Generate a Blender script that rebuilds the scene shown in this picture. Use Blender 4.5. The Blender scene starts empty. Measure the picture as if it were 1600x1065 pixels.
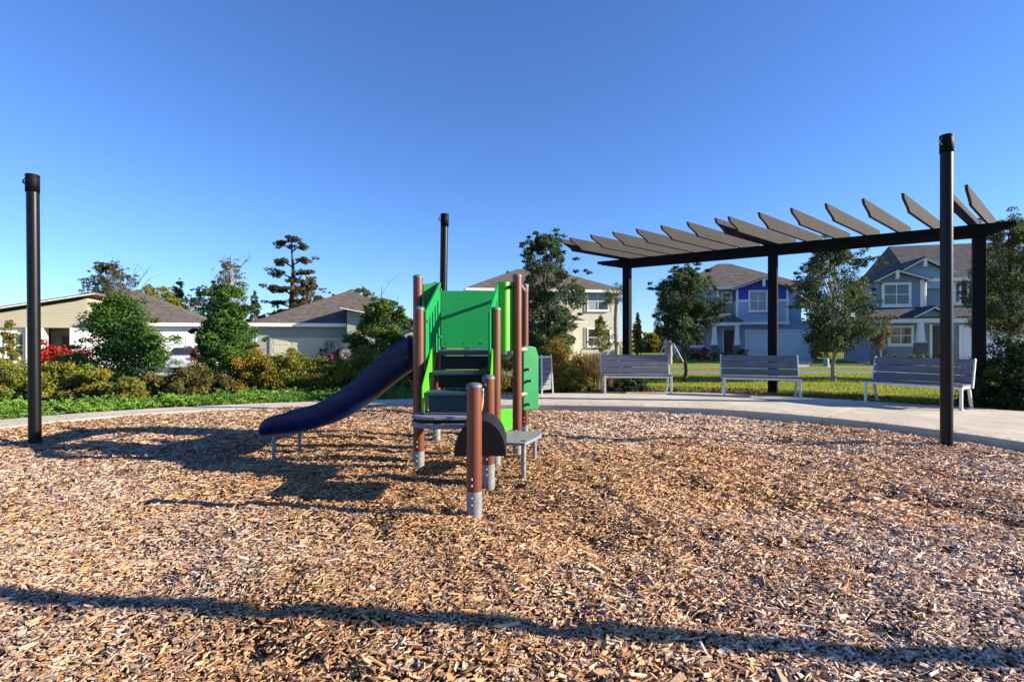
import bpy, math, random
import numpy as np
from mathutils import Vector, Matrix

random.seed(7); RNG = np.random.default_rng(7)
scene = bpy.context.scene
C = scene.collection
R = math.radians

# ------------------------------------------------------------------ camera, sky, sun, exposure
CH, F = 1.35, 800.0                      # camera height in metres, focal length in 1600-wide pixels
cam_d = bpy.data.cameras.new('camera'); cam = bpy.data.objects.new('camera', cam_d); C.objects.link(cam)
cam.location = (0, 0, CH); cam.rotation_euler = (R(90), 0, 0)
cam_d.sensor_width = 36; cam_d.lens = 18.0; cam_d.clip_start = .05; cam_d.clip_end = 3000
scene.camera = cam

SUN_EL, SUN_AZ = R(20.0), R(6.6)         # sun to the right, a little behind the camera
sdir = Vector((math.cos(SUN_EL)*math.cos(SUN_AZ), -math.cos(SUN_EL)*math.sin(SUN_AZ), math.sin(SUN_EL)))
w = bpy.data.worlds.new('World'); scene.world = w; w.use_nodes = True
nt = w.node_tree; nt.nodes.clear()
sky = nt.nodes.new('ShaderNodeTexSky'); sky.sky_type = 'NISHITA'; sky.sun_disc = False
sky.sun_elevation = SUN_EL; sky.sun_rotation = math.atan2(sdir.x, sdir.y)
sky.air_density = 1.0; sky.dust_density = 0.0; sky.ozone_density = 5.0; sky.altitude = 0
bg = nt.nodes.new('ShaderNodeBackground'); bg.inputs['Strength'].default_value = 0.072
wo = nt.nodes.new('ShaderNodeOutputWorld')
tn = nt.nodes.new('ShaderNodeMixRGB'); tn.blend_type = 'MULTIPLY'; tn.inputs[0].default_value = 1; tn.inputs[2].default_value = (.78, .93, 1.25, 1)
nt.links.new(sky.outputs[0], tn.inputs[1]); nt.links.new(tn.outputs[0], bg.inputs[0]); nt.links.new(bg.outputs[0], wo.inputs[0])
sl = bpy.data.lights.new('sun', 'SUN'); sl.energy = 5.0; sl.angle = R(0.5); sl.color = (1.0, .87, .70)
sun = bpy.data.objects.new('sun', sl); C.objects.link(sun)
sun.rotation_euler = sdir.to_track_quat('Z', 'Y').to_euler(); sun.location = (20, -4, 30)
scene.view_settings.view_transform = 'Standard'; scene.view_settings.look = 'None'
scene.view_settings.exposure = 1.4; scene.view_settings.gamma = 1.0

# ------------------------------------------------------------------ helpers
def G(u, v, z=0.0):
    d = (CH - z)*F/(v - 532.0); return ((u-800)/F*d, d)
def P(u, v, d): return Vector(((u-800)/F*d, d, CH + (532-v)/F*d))

def sstep(a, b, t):
    t = np.clip((t-a)/(b-a), 0, 1); return t*t*(3-2*t)

STREET0, STREET1 = 21.8, 26.4
def hfun(x, y):
    x = np.asarray(x, float); y = np.asarray(y, float)
    z = -.5*sstep(2, -7, x)*sstep(13, 25, y)
    z = z - .14*((y > STREET0+.005) & (y < STREET1-.005))
    return z
def hz(x, y): return float(hfun(x, y))

_mats = {}
def mat(name, col, rough=.6, metal=0.0, var=.12, scale=6.0, bump=0.0, bscale=None, spec=.5, col2=None, coat=0, stretch=None, dirt=0.0):
    if name in _mats: return _mats[name]
    m = bpy.data.materials.new(name); m.use_nodes = True; n = m.node_tree; b = n.nodes['Principled BSDF']
    tc = n.nodes.new('ShaderNodeTexCoord'); src = tc.outputs['Object']
    if stretch:
        mp = n.nodes.new('ShaderNodeMapping'); mp.inputs['Scale'].default_value = stretch
        n.links.new(src, mp.inputs[0]); src = mp.outputs[0]
    nz = n.nodes.new('ShaderNodeTexNoise'); nz.inputs['Scale'].default_value = scale; nz.inputs['Detail'].default_value = 6
    nz.inputs['Roughness'].default_value = .65
    n.links.new(src, nz.inputs['Vector'])
    rp = n.nodes.new('ShaderNodeValToRGB')
    c = np.array(col[:3]); c2 = np.array(col2[:3]) if col2 is not None else np.clip(c*(1+var), 0, 1)
    c1 = c*(1-var) if col2 is None else c
    rp.color_ramp.elements[0].position = .32; rp.color_ramp.elements[1].position = .68
    rp.color_ramp.elements[0].color = (*c1, 1); rp.color_ramp.elements[1].color = (*c2, 1)
    n.links.new(nz.outputs['Fac'], rp.inputs[0])
    out = rp.outputs[0]
    if dirt > 0:
        nd = n.nodes.new('ShaderNodeTexNoise'); nd.inputs['Scale'].default_value = scale*.35; nd.inputs['Detail'].default_value = 9
        n.links.new(tc.outputs['Object'], nd.inputs['Vector'])
        mr = n.nodes.new('ShaderNodeMapRange'); mr.inputs[1].default_value = .5; mr.inputs[2].default_value = .75
        mr.inputs[3].default_value = 0; mr.inputs[4].default_value = dirt
        n.links.new(nd.outputs['Fac'], mr.inputs[0])
        mx = n.nodes.new('ShaderNodeMixRGB'); mx.inputs[2].default_value = (.16, .13, .10, 1)
        n.links.new(mr.outputs[0], mx.inputs[0]); n.links.new(out, mx.inputs[1]); out = mx.outputs[0]
    n.links.new(out, b.inputs['Base Color'])
    b.inputs['Roughness'].default_value = rough; b.inputs['Metallic'].default_value = metal
    b.inputs['Specular IOR Level'].default_value = spec
    if coat: b.inputs['Coat Weight'].default_value = coat
    if bump > 0:
        nb = n.nodes.new('ShaderNodeTexNoise'); nb.inputs['Scale'].default_value = bscale or scale*4; nb.inputs['Detail'].default_value = 8
        n.links.new(src, nb.inputs['Vector'])
        bp = n.nodes.new('ShaderNodeBump'); bp.inputs['Strength'].default_value = bump; bp.inputs['Distance'].default_value = .02
        n.links.new(nb.outputs['Fac'], bp.inputs['Height']); n.links.new(bp.outputs[0], b.inputs['Normal'])
    _mats[name] = m; return m

def lap_mat(name, col, pitch=.17, var=.06):
    """lap siding too far away to pick boards apart: fine relief only"""
    if name in _mats: return _mats[name]
    m = mat(name, col, .75, var=var, scale=1.2); n = m.node_tree; b = n.nodes['Principled BSDF']
    tc = n.nodes.new('ShaderNodeTexCoord'); sx = n.nodes.new('ShaderNodeSeparateXYZ'); n.links.new(tc.outputs['Object'], sx.inputs[0])
    dv = n.nodes.new('ShaderNodeMath'); dv.operation = 'DIVIDE'; dv.inputs[1].default_value = pitch; n.links.new(sx.outputs[2], dv.inputs[0])
    fr = n.nodes.new('ShaderNodeMath'); fr.operation = 'FRACT'; n.links.new(dv.outputs[0], fr.inputs[0])
    iv = n.nodes.new('ShaderNodeMath'); iv.operation = 'SUBTRACT'; iv.inputs[0].default_value = 1; n.links.new(fr.outputs[0], iv.inputs[1])
    bp = n.nodes.new('ShaderNodeBump'); bp.inputs['Strength'].default_value = .9; bp.inputs['Distance'].default_value = .03
    n.links.new(iv.outputs[0], bp.inputs['Height']); n.links.new(bp.outputs[0], b.inputs['Normal'])
    return m

def shingle_mat(name, c1, c2):
    if name in _mats: return _mats[name]
    m = mat(name, c1, .92, col2=c2, scale=2.2, spec=.2); n = m.node_tree; b = n.nodes['Principled BSDF']
    tc = n.nodes.new('ShaderNodeTexCoord'); mp = n.nodes.new('ShaderNodeMapping'); mp.inputs['Scale'].default_value = (3.2, 3.2, 12)
    n.links.new(tc.outputs['Object'], mp.inputs[0])
    vo = n.nodes.new('ShaderNodeTexVoronoi'); vo.inputs['Scale'].default_value = 1.6; n.links.new(mp.outputs[0], vo.inputs['Vector'])
    mx = n.nodes.new('ShaderNodeMixRGB'); mx.blend_type = 'MULTIPLY'; mx.inputs[0].default_value = .35
    src = b.inputs['Base Color'].links[0].from_socket
    sv = n.nodes.new('ShaderNodeRGBToBW'); n.links.new(vo.outputs['Color'], sv.inputs[0])
    n.links.new(src, mx.inputs[1]); n.links.new(sv.outputs[0], mx.inputs[2]); n.links.new(mx.outputs[0], b.inputs['Base Color'])
    bp = n.nodes.new('ShaderNodeBump'); bp.inputs['Strength'].default_value = .5; bp.inputs['Distance'].default_value = .03
    n.links.new(sv.outputs[0], bp.inputs['Height']); n.links.new(bp.outputs[0], b.inputs['Normal'])
    return m

def attr_mat(name, rough=.7, trans=0.0, spec=.3, bump=0.0, bscale=60):
    """colour comes from the mesh's own colour attribute (one tint per leaf or chip)"""
    if name in _mats: return _mats[name]
    m = bpy.data.materials.new(name); m.use_nodes = True; n = m.node_tree; b = n.nodes['Principled BSDF']
    at = n.nodes.new('ShaderNodeAttribute'); at.attribute_name = 'tint'
    tc = n.nodes.new('ShaderNodeTexCoord'); nz = n.nodes.new('ShaderNodeTexNoise'); nz.inputs['Scale'].default_value = bscale; nz.inputs['Detail'].default_value = 4
    n.links.new(tc.outputs['Object'], nz.inputs['Vector'])
    mr = n.nodes.new('ShaderNodeMapRange'); mr.inputs[3].default_value = .72; mr.inputs[4].default_value = 1.28
    n.links.new(nz.outputs['Fac'], mr.inputs[0])
    mx = n.nodes.new('ShaderNodeMixRGB'); mx.blend_type = 'MULTIPLY'; mx.inputs[0].default_value = 1
    n.links.new(at.outputs['Color'], mx.inputs[1]); n.links.new(mr.outputs[0], mx.inputs[2])
    n.links.new(mx.outputs[0], b.inputs['Base Color'])
    b.inputs['Roughness'].default_value = rough; b.inputs['Specular IOR Level'].default_value = spec
    if bump:
        bp = n.nodes.new('ShaderNodeBump'); bp.inputs['Strength'].default_value = bump; bp.inputs['Distance'].default_value = .004
        n.links.new(nz.outputs['Fac'], bp.inputs['Height']); n.links.new(bp.outputs[0], b.inputs['Normal'])
    if trans > 0:
        tr = n.nodes.new('ShaderNodeBsdfTranslucent'); n.links.new(mx.outputs[0], tr.inputs['Color'])
        ms = n.nodes.new('ShaderNodeMixShader'); ms.inputs[0].default_value = trans
        out = n.nodes['Material Output']
        n.links.new(b.outputs[0], ms.inputs[1]); n.links.new(tr.outputs[0], ms.inputs[2]); n.links.new(ms.outputs[0], out.inputs[0])
    _mats[name] = m; return m

class MB:
    """collects shapes, build() links them as one mesh object"""
    def __init__(s): s.v = []; s.f = []; s.sm = []
    def add(s, vs, fs, smooth=False):
        o = len(s.v); s.v += [tuple(p) for p in vs]; s.f += [tuple(i+o for i in f) for f in fs]; s.sm += [smooth]*len(fs); return s
    def box(s, c, size, rz=0, M=None):
        hx, hy, h = size[0]/2, size[1]/2, size[2]/2
        Mx = Matrix.Translation(c) @ (M if M is not None else Matrix.Rotation(rz, 4, 'Z'))
        vs = [Mx @ Vector((x, y, z)) for z in (-h, h) for x, y in ((-hx, -hy), (hx, -hy), (hx, hy), (-hx, hy))]
        return s.add(vs, [(0,3,2,1),(4,5,6,7),(0,1,5,4),(1,2,6,5),(2,3,7,6),(3,0,4,7)])
    def span(s, x0, x1, y0, y1, z0, z1):
        return s.box(((x0+x1)/2, (y0+y1)/2, (z0+z1)/2), (abs(x1-x0), abs(y1-y0), abs(z1-z0)))
    def bar(s, p0, p1, w, h, up=(0,0,1)):
        p0, p1 = Vector(p0), Vector(p1); d = (p1-p0); L = d.length; d.normalize()
        sd = d.cross(Vector(up)); sd.normalize(); u = sd.cross(d)
        M = Matrix((sd, d, u)).transposed().to_4x4()
        return s.box((p0+p1)/2, (w, L, h), M=M)
    def cyl(s, p0, p1, r0, r1=None, n=16, caps=True, smooth=True):
        r1 = r0 if r1 is None else r1
        p0, p1 = Vector(p0), Vector(p1); d = (p1-p0).normalized()
        a = d.cross(Vector((0,0,1))) if abs(d.z) < .95 else d.cross(Vector((1,0,0)))
        a.normalize(); b = d.cross(a)
        vs = []
        for p, r in ((p0, r0), (p1, r1)):
            vs += [p + (a*math.cos(2*math.pi*i/n) + b*math.sin(2*math.pi*i/n))*r for i in range(n)]
        s.add(vs, [(i, (i+1) % n, n+(i+1) % n, n+i) for i in range(n)], smooth)
        if caps:
            s.add(vs[:n], [tuple(range(n))[::-1]]); s.add(vs[n:], [tuple(range(n))])
        return s
    def tube(s, pts, rs, n=8):
        pts = [Vector(p) for p in pts]
        if not hasattr(rs, '__len__'): rs = [rs]*len(pts)
        rings = []
        for i, p in enumerate(pts):
            d = (pts[min(i+1, len(pts)-1)] - pts[max(i-1, 0)]).normalized()
            a = d.cross(Vector((0,0,1))) if abs(d.z) < .9 else d.cross(Vector((1,0,0)))
            a.normalize(); b = d.cross(a)
            rings.append([p + (a*math.cos(2*math.pi*k/n)+b*math.sin(2*math.pi*k/n))*rs[i] for k in range(n)])
        vs = [q for r in rings for q in r]
        fs = [(i*n+k, i*n+(k+1) % n, (i+1)*n+(k+1) % n, (i+1)*n+k) for i in range(len(pts)-1) for k in range(n)]
        s.add(vs, fs, True)
        s.add(rings[0], [tuple(range(n))[::-1]]); s.add(rings[-1], [tuple(range(n))])
        return s
    def lathe(s, c, prof, n=20):
        vs = []; c = Vector(c)
        for r, z in prof: vs += [c + Vector((r*math.cos(2*math.pi*i/n), r*math.sin(2*math.pi*i/n), z)) for i in range(n)]
        m = len(prof)
        return s.add(vs, [(j*n+i, j*n+(i+1) % n, (j+1)*n+(i+1) % n, (j+1)*n+i) for j in range(m-1) for i in range(n)] + [tuple(range((m-1)*n, m*n))], True)
    def prism(s, poly, off):
        """poly: planar list of 3D points, extruded by off"""
        n = len(poly); off = Vector(off); a = [Vector(p) for p in poly]; b = [p+off for p in a]
        return s.add(a+b, [tuple(range(n))[::-1], tuple(range(n, 2*n))] + [(i, (i+1) % n, n+(i+1) % n, n+i) for i in range(n)])
    def build(s, name, m, parent=None, bevel=0.0, fix=True):
        me = bpy.data.meshes.new(name); me.from_pydata(s.v, [], s.f)
        me.polygons.foreach_set('use_smooth', s.sm)
        if fix:
            import bmesh
            bm = bmesh.new(); bm.from_mesh(me); bmesh.ops.recalc_face_normals(bm, faces=bm.faces)
            bm.to_mesh(me); bm.free()
        me.update(); o = bpy.data.objects.new(name, me); C.objects.link(o)
        if m: me.materials.append(m if not isinstance(m, str) else _mats[m])
        if parent: o.parent = parent
        if bevel:
            md = o.modifiers.new('bevel', 'BEVEL'); md.width = bevel; md.segments = 2; md.limit_method = 'ANGLE'; md.angle_limit = R(40)
        return o

def tag(o, label=None, cat=None, group=None, kind=None):
    if label: o['label'] = label
    if cat: o['category'] = cat
    if group: o['group'] = group
    if kind: o['kind'] = kind
    return o
def thing(name, label, cat, loc=(0,0,0), rz=0, group=None):
    o = bpy.data.objects.new(name, None); C.objects.link(o); o.location = loc; o.rotation_euler = (0,0,rz); o.empty_display_size = .2
    return tag(o, label, cat, group)
def copy_tree(o, parent=None):
    c = o.copy(); C.objects.link(c); c.parent = parent
    for ch in list(o.children): copy_tree(ch, c)
    return c

def np_mesh(name, V, Fq, m, parent=None, tint=None, smooth=False):
    """V (n,3); Fq (m,k) faces of k corners; tint (n,3) per vertex"""
    me = bpy.data.meshes.new(name); V = np.ascontiguousarray(V, np.float32); Fq = np.ascontiguousarray(Fq, np.int32)
    k = Fq.shape[1]; nf = len(Fq)
    me.vertices.add(len(V)); me.vertices.foreach_set('co', V.ravel())
    me.loops.add(nf*k); me.loops.foreach_set('vertex_index', Fq.ravel())
    me.polygons.add(nf); me.polygons.foreach_set('loop_start', np.arange(0, nf*k, k, dtype=np.int32))
    me.polygons.foreach_set('use_smooth', np.full(nf, smooth))
    if tint is not None:
        ca = me.color_attributes.new('tint', 'FLOAT_COLOR', 'POINT')
        T = np.ones((len(V), 4), np.float32); T[:, :3] = tint; ca.data.foreach_set('color', T.ravel())
    me.update(); me.validate()
    o = bpy.data.objects.new(name, me); C.objects.link(o); me.materials.append(m)
    if parent: o.parent = parent
    return o

def sines(seed, k, lo, hi):
    r = np.random.default_rng(seed); a = r.uniform(0, 2*np.pi, k); q = r.uniform(lo, hi, k); ph = r.uniform(0, 2*np.pi, k)
    def f(x, y):
        s = 0
        for i in range(k): s = s + np.sin((x*np.cos(a[i])+y*np.sin(a[i]))*q[i]+ph[i])
        return s/k**.5
    return f

# ------------------------------------------------------------------ base materials
mat('concrete', (.52, .465, .36), .85, var=.16, scale=1.6, bump=.25, bscale=70, dirt=.25, spec=.3)
mat('kerb_concrete', (.40, .39, .36), .85, var=.15, scale=3, bump=.2, bscale=60, spec=.3)
mat('asphalt', (.15, .145, .135), .9, var=.2, scale=2.5, bump=.3, bscale=80, spec=.3)
mat('mulch_bed', (.035, .022, .014), .95, col2=(.10, .058, .034), scale=30, bump=.9, bscale=60, spec=.1)
mat('mulch_ground', (.045, .024, .012), .95, col2=(.22, .125, .06), scale=38, bump=1, bscale=55, spec=.1)
mat('lawn', (.13, .175, .022), .95, col2=(.26, .29, .045), scale=9, bump=.8, bscale=120, spec=.1)
mat('black_steel', (.0035, .004, .0055), .36, var=.3, scale=9, bump=.05, bscale=60, spec=.24)
mat('dark_steel', (.0035, .0035, .0055), .6, var=.25, scale=4, spec=.13)
mat('rafter_paint', (.038, .038, .040), .85, var=.10, scale=2.5, spec=.12)
mat('galvanised', (.23, .24, .255), .55, metal=.4, var=.22, scale=22, bump=.05)
mat('brown_post', (.13, .035, .015), .42, var=.12, scale=6, spec=.5, stretch=(1,1,.3), dirt=.08)
mat('cap_grey', (.10, .11, .13), .5, var=.1, scale=10)
mat('green_panel', (.0, .215, .052), .45, var=.08, scale=3, spec=.4, dirt=.10)
mat('lime_panel', (.065, .40, .012), .45, var=.08, scale=4, spec=.45, dirt=.04)
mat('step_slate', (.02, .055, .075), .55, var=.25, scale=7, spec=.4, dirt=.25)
mat('riser_shaded', (.008, .018, .027), .6, var=.3, scale=7, spec=.3, dirt=.12)  # step slate darkened: shade on the upper risers painted into the colour
mat('slide_navy', (.0, .014, .072), .32, var=.15, scale=5, spec=.34)
mat('seat_grey', (.20, .205, .23), .55, var=.14, scale=9, bump=.12, bscale=90, dirt=.1)
mat('rubber_black', (.005, .005, .008), .55, var=.2, scale=8, spec=.25)
mat('rope_tan', (.35, .20, .09), .9, var=.3, scale=60)
mat('bench_plank', (.125, .13, .155), .6, var=.28, scale=3, stretch=(1.2, 10, 10), bump=.25, bscale=9, dirt=.12)
mat('bench_frame', (.62, .62, .60), .4, metal=.25, var=.08, scale=10)
mat('white_trim', (.74, .73, .69), .6, var=.05, scale=1.5)
mat('glass', (.03, .045, .055), .06, var=.35, scale=.7, spec=.9)
mat('blind', (.30, .34, .36), .7, var=.1, scale=2)
mat('bark', (.085, .07, .055), .95, var=.35, scale=14, stretch=(1,1,.25), bump=.6, bscale=30, spec=.1)
mat('pale_bark', (.30, .26, .21), .95, var=.25, scale=12, stretch=(1,1,.25), bump=.4, bscale=30, spec=.1)
mat('stake_wood', (.42, .36, .28), .9, var=.2, scale=10, stretch=(1,1,.2))
lap_mat('lap_beige', (.32, .30, .225)); lap_mat('lap_blue', (.04, .065, .42)); lap_mat('lap_slate', (.30, .41, .53))
lap_mat('lap_steel', (.25, .38, .54)); lap_mat('lap_taupe', (.30, .285, .26)); lap_mat('lap_sage', (.27, .29, .25))
lap_mat('lap_navy', (.19, .26, .33))
mat('stucco_white', (.76, .75, .72), .9, var=.05, scale=1.2, bump=.2, bscale=40)
mat('stucco_cream', (.60, .55, .44), .9, var=.05, scale=1.2, bump=.2, bscale=40)
mat('stone', (.07, .075, .09), .9, col2=(.20, .19, .18), scale=3.5, bump=1, bscale=6)
mat('door_brown', (.05, .022, .012), .5, var=.2, scale=4)
mat('door_dark', (.02, .024, .03), .4, var=.2, scale=4)
mat('garage_white', (.62, .63, .60), .6, var=.04, scale=1)
mat('garage_cream', (.50, .47, .34), .6, var=.04, scale=1)
mat('garage_blue', (.66, .72, .74), .6, var=.04, scale=1)
mat('garage_dark', (.06, .06, .09), .6, var=.08, scale=1)
shingle_mat('shingle_brown', (.10, .084, .074), (.17, .145, .125))
shingle_mat('shingle_dark', (.06, .06, .066), (.115, .112, .115))
mat('car_white', (.72, .73, .74), .25, var=.02, coat=.6); mat('car_navy', (.006, .008, .022), .3, var=.05, coat=.4)
mat('tyre', (.012, .012, .012), .85, var=.2, scale=20); mat('rim', (.20, .205, .22), .4, metal=.6)
mat('tail_red', (.35, .01, .015), .25, var=.1); mat('plate', (.6, .62, .6), .5)
mat('teal_box', (.10, .30, .27), .6, var=.1)
LEAF = attr_mat('leaf', .6, .32, .25); NEEDLE = attr_mat('needle', .65, .22, .2)
GRASS = attr_mat('blade', .7, .35, .15); CHIP = attr_mat('wood_chip', .8, 0, .2, .5, 90)

# ------------------------------------------------------------------ ground sheets
CX, CY = -.4, 3.2                         # centre of the play area
def grid_sheet(name, xs, ys, zf, m, kind='structure'):
    X, Y = np.meshgrid(xs, ys); Z = zf(X, Y); nx, ny = len(xs), len(ys)
    V = np.stack([X.ravel(), Y.ravel(), Z.ravel()], 1)
    i, j = np.meshgrid(np.arange(nx-1), np.arange(ny-1)); a = (j*nx+i).ravel()
    o = np_mesh(name, V, np.stack([a, a+1, a+1+nx, a+nx], 1), m, smooth=True); return tag(o, kind=kind)
xs = np.unique(np.concatenate([np.linspace(-60, 60, 121), [-900, -400, -150, 150, 400, 900]]))
ys = np.unique(np.concatenate([np.linspace(-40, 20, 31), np.linspace(20, 60, 41), [STREET0, STREET0+.02, STREET1-.02, STREET1], [-900, -300, -100, 100, 250, 600, 1500]]))
ys = np.delete(ys, [i for i, y in enumerate(ys) if (abs(y-21.8) > .03 and abs(y-21.8) < .15)])
grid_sheet('ground', xs, ys, lambda x, y: hfun(x, y) - .02 - .3*(np.hypot(x-CX, y-CY) < 7.0), _mats['lawn'])
sx = np.linspace(-80, 80, 161)
grid_sheet('street', sx, np.array([STREET0+.03, 24.0, STREET1-.03]), lambda x, y: hfun(x, y)-.005, _mats['asphalt'])
for yy in ((STREET0-.16, STREET0-.004), (STREET1+.004, STREET1+.16)):
    m_ = MB()
    for k in range(160):
        x0, x1 = sx[k], sx[k+1]; ym = (yy[0]+yy[1])/2; z0, z1 = hz(x0, yy[0] if yy[0] < 22 else yy[1]), hz(x1, yy[0] if yy[0] < 22 else yy[1])
        vs = [(x0,yy[0],z0-.3),(x1,yy[0],z1-.3),(x1,yy[1],z1-.3),(x0,yy[1],z0-.3),(x0,yy[0],z0+.012),(x1,yy[0],z1+.012),(x1,yy[1],z1+.012),(x0,yy[1],z0+.012)]
        m_.add(vs, [(4,5,6,7),(0,1,5,4),(2,3,7,6)])
    tag(m_.build('kerb', 'kerb_concrete'), kind='structure')

# playground outline in polar form about a centre
CX, CY = -.4, 3.2
def polar(pts):
    a = np.array([math.atan2(y-CY, x-CX) for x, y in pts]); r = np.array([math.hypot(x-CX, y-CY) for x, y in pts])
    o = np.argsort(a); a, r = a[o], r[o]
    A = np.concatenate([a-2*np.pi, a, a+2*np.pi]); Rr = np.concatenate([r, r, r])
    # smooth with a dense linear pass + moving average
    T = np.linspace(-np.pi, np.pi, 721); q = np.interp(T, A, Rr)
    for _ in range(3):
        qq = np.concatenate([q[-13:-1], q, q[1:13]]); q = np.convolve(qq, np.ones(25)/25, 'valid')[:721]
    return lambda t: np.interp((t+np.pi) % (2*np.pi)-np.pi, T, q)
inner_pts = [(-7.45,7.45),(-6.92,8.4),(-6.15,9.0),(-4.78,9.56),(-2,9.95),(1.24,9.92),(3.78,9.47),(5.41,8.06),(6.06,7.25),(6.31,6.31),(6.6,4.5),(6.4,.5),(4,-3),(0,-4.2),(-3.5,-3),(-6.7,0),(-7.6,4.5)]
outer_pts = [(-8.26,8.26),(-7.84,8.65),(-6.55,9.6),(-5.05,10.25),(-2.05,10.95),(.6,12.05),(1.56,12.5),(4,12.6),(5.72,12.05),(7.1,10.7),(8.3,9.9),(9.17,9.17),(10.5,7),(10.5,3),(8.5,-1.5),(4,-5.5),(0,-6),(-5,-5),(-8.2,-1),(-9,4)]
RI, RO = polar(inner_pts), polar(outer_pts)
PZ = .10                                    # path surface

hbump = sines(3, 14, 1.2, 6.0); hfine = sines(5, 18, 8, 26)
pr = np.random.default_rng(11)
PITS = [(pr.uniform(-1.5, 5), pr.uniform(2.1, 6.5), pr.uniform(.04, .09), pr.uniform(.03, .06)) for _ in range(55)] + [(-3.15, 6.25, .38, .06), (-.25, 4.55, .35, .03), (-.6, 5.0, .4, .03), (.4, 5.3, .3, .025)] + [(pr.uniform(-2.5, 4.5), pr.uniform(2.2, 7.5), pr.uniform(.06, .20), pr.uniform(.015, .045)) for _ in range(70)]
def hm(x, y):
    z = .016*hbump(x, y) + .008*hfine(x, y)
    for px, py, s, d in PITS: z = z - d*np.exp(-((x-px)**2+((y-py)*1.3)**2)/(2*s*s))
    t = np.arctan2(y-CY, x-CX); r = np.hypot(x-CX, y-CY); e = r/RI(t)
    left = sstep(1, -3, x)
    z = z - .06*(1-left)*sstep(.955, 1, e)
    return z*(1-.6*left*sstep(.93, 1, e)) + left*.075*sstep(.75, .98, e)
na, nr = 240, 110
TT = np.linspace(-np.pi, np.pi, na, endpoint=False); RRr = np.linspace(0.004, 1.004, nr)
A, B = np.meshgrid(TT, RRr); Xm = CX+np.cos(A)*B*RI(A); Ym = CY+np.sin(A)*B*RI(A)
Vm = np.stack([Xm.ravel(), Ym.ravel(), hm(Xm, Ym).ravel()-.006], 1)
i, j = np.meshgrid(np.arange(na), np.arange(nr-1)); a0 = (j*na+i).ravel(); a1 = (j*na+(i+1) % na).ravel()
tag(np_mesh('play_surface', Vm, np.stack([a0, a1, a1+na, a0+na], 1), _mats['mulch_ground'], smooth=True), kind='structure')

# concrete path ring, poured in panels split by narrow joints
pm_root = None
m_ = MB(); npan = 0
def ring(m_, t0, t1, n, gap=0.0):
    t = np.linspace(t0+gap, t1-gap, n)
    ri, ro = RI(t)+.002, RO(t); vs = []
    for k in range(n):
        c, s = math.cos(t[k]), math.sin(t[k])
        for r, z in ((ri[k], -.25), (ri[k], PZ-.012), (ri[k]+.012, PZ), (ro[k]-.012, PZ), (ro[k], PZ-.012), (ro[k], -.25)):
            vs.append((CX+c*r, CY+s*r, z))
    fs = [(k*6+q, k*6+q+1, (k+1)*6+q+1, (k+1)*6+q) for k in range(n-1) for q in range(5)]
    fs += [tuple(range(6)), tuple(range((n-1)*6, n*6))[::-1]]
    m_.add(vs, fs)
path = bpy.data.objects.new('path', None); C.objects.link(path); tag(path, kind='structure')
NP = 18
for k in range(NP):
    t0 = -math.pi + 2*math.pi*k/NP + .06; t1 = t0 + 2*math.pi/NP
    ring(MBk := MB(), t0, t1, 14, .0005); MBk.build('path_panel', 'concrete', path)
# planting beds
def bed(name, pts, z):
    m_ = MB(); n = len(pts)
    m_.add([(x, y, hz(x, y)+z) for x, y in pts], [tuple(range(n))]); return tag(m_.build(name, 'mulch_bed'), kind='structure')
tl = np.linspace(math.pi*.40, math.pi*1.02, 40)
bed_l = [(CX+math.cos(t)*(RO(t)-.05), CY+math.sin(t)*(RO(t)-.05)) for t in tl]
def strip_bed(name, t0, t1, width, z):
    t = np.linspace(t0, t1, 60); V = []; 
    for q in np.linspace(0, 1, 9):
        for tt in t:
            r = RO(tt)-.05+q*width(tt); x, y = CX+math.cos(tt)*r, CY+math.sin(tt)*r; V.append((x, y, hz(x, y)+z))
    i, j = np.meshgrid(np.arange(59), np.arange(8)); a = (j*60+i).ravel()
    return tag(np_mesh(name, np.array(V), np.stack([a, a+1, a+61, a+60], 1), _mats['mulch_bed'], smooth=True), kind='structure')
strip_bed('planting_bed', math.pi*.42, math.pi*1.05, lambda t: 5.0, .03)
strip_bed('planting_bed', .12, math.pi*.42-.002, lambda t: 1.5+.9*math.exp(-((t-.62)/.25)**2), .034)

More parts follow.
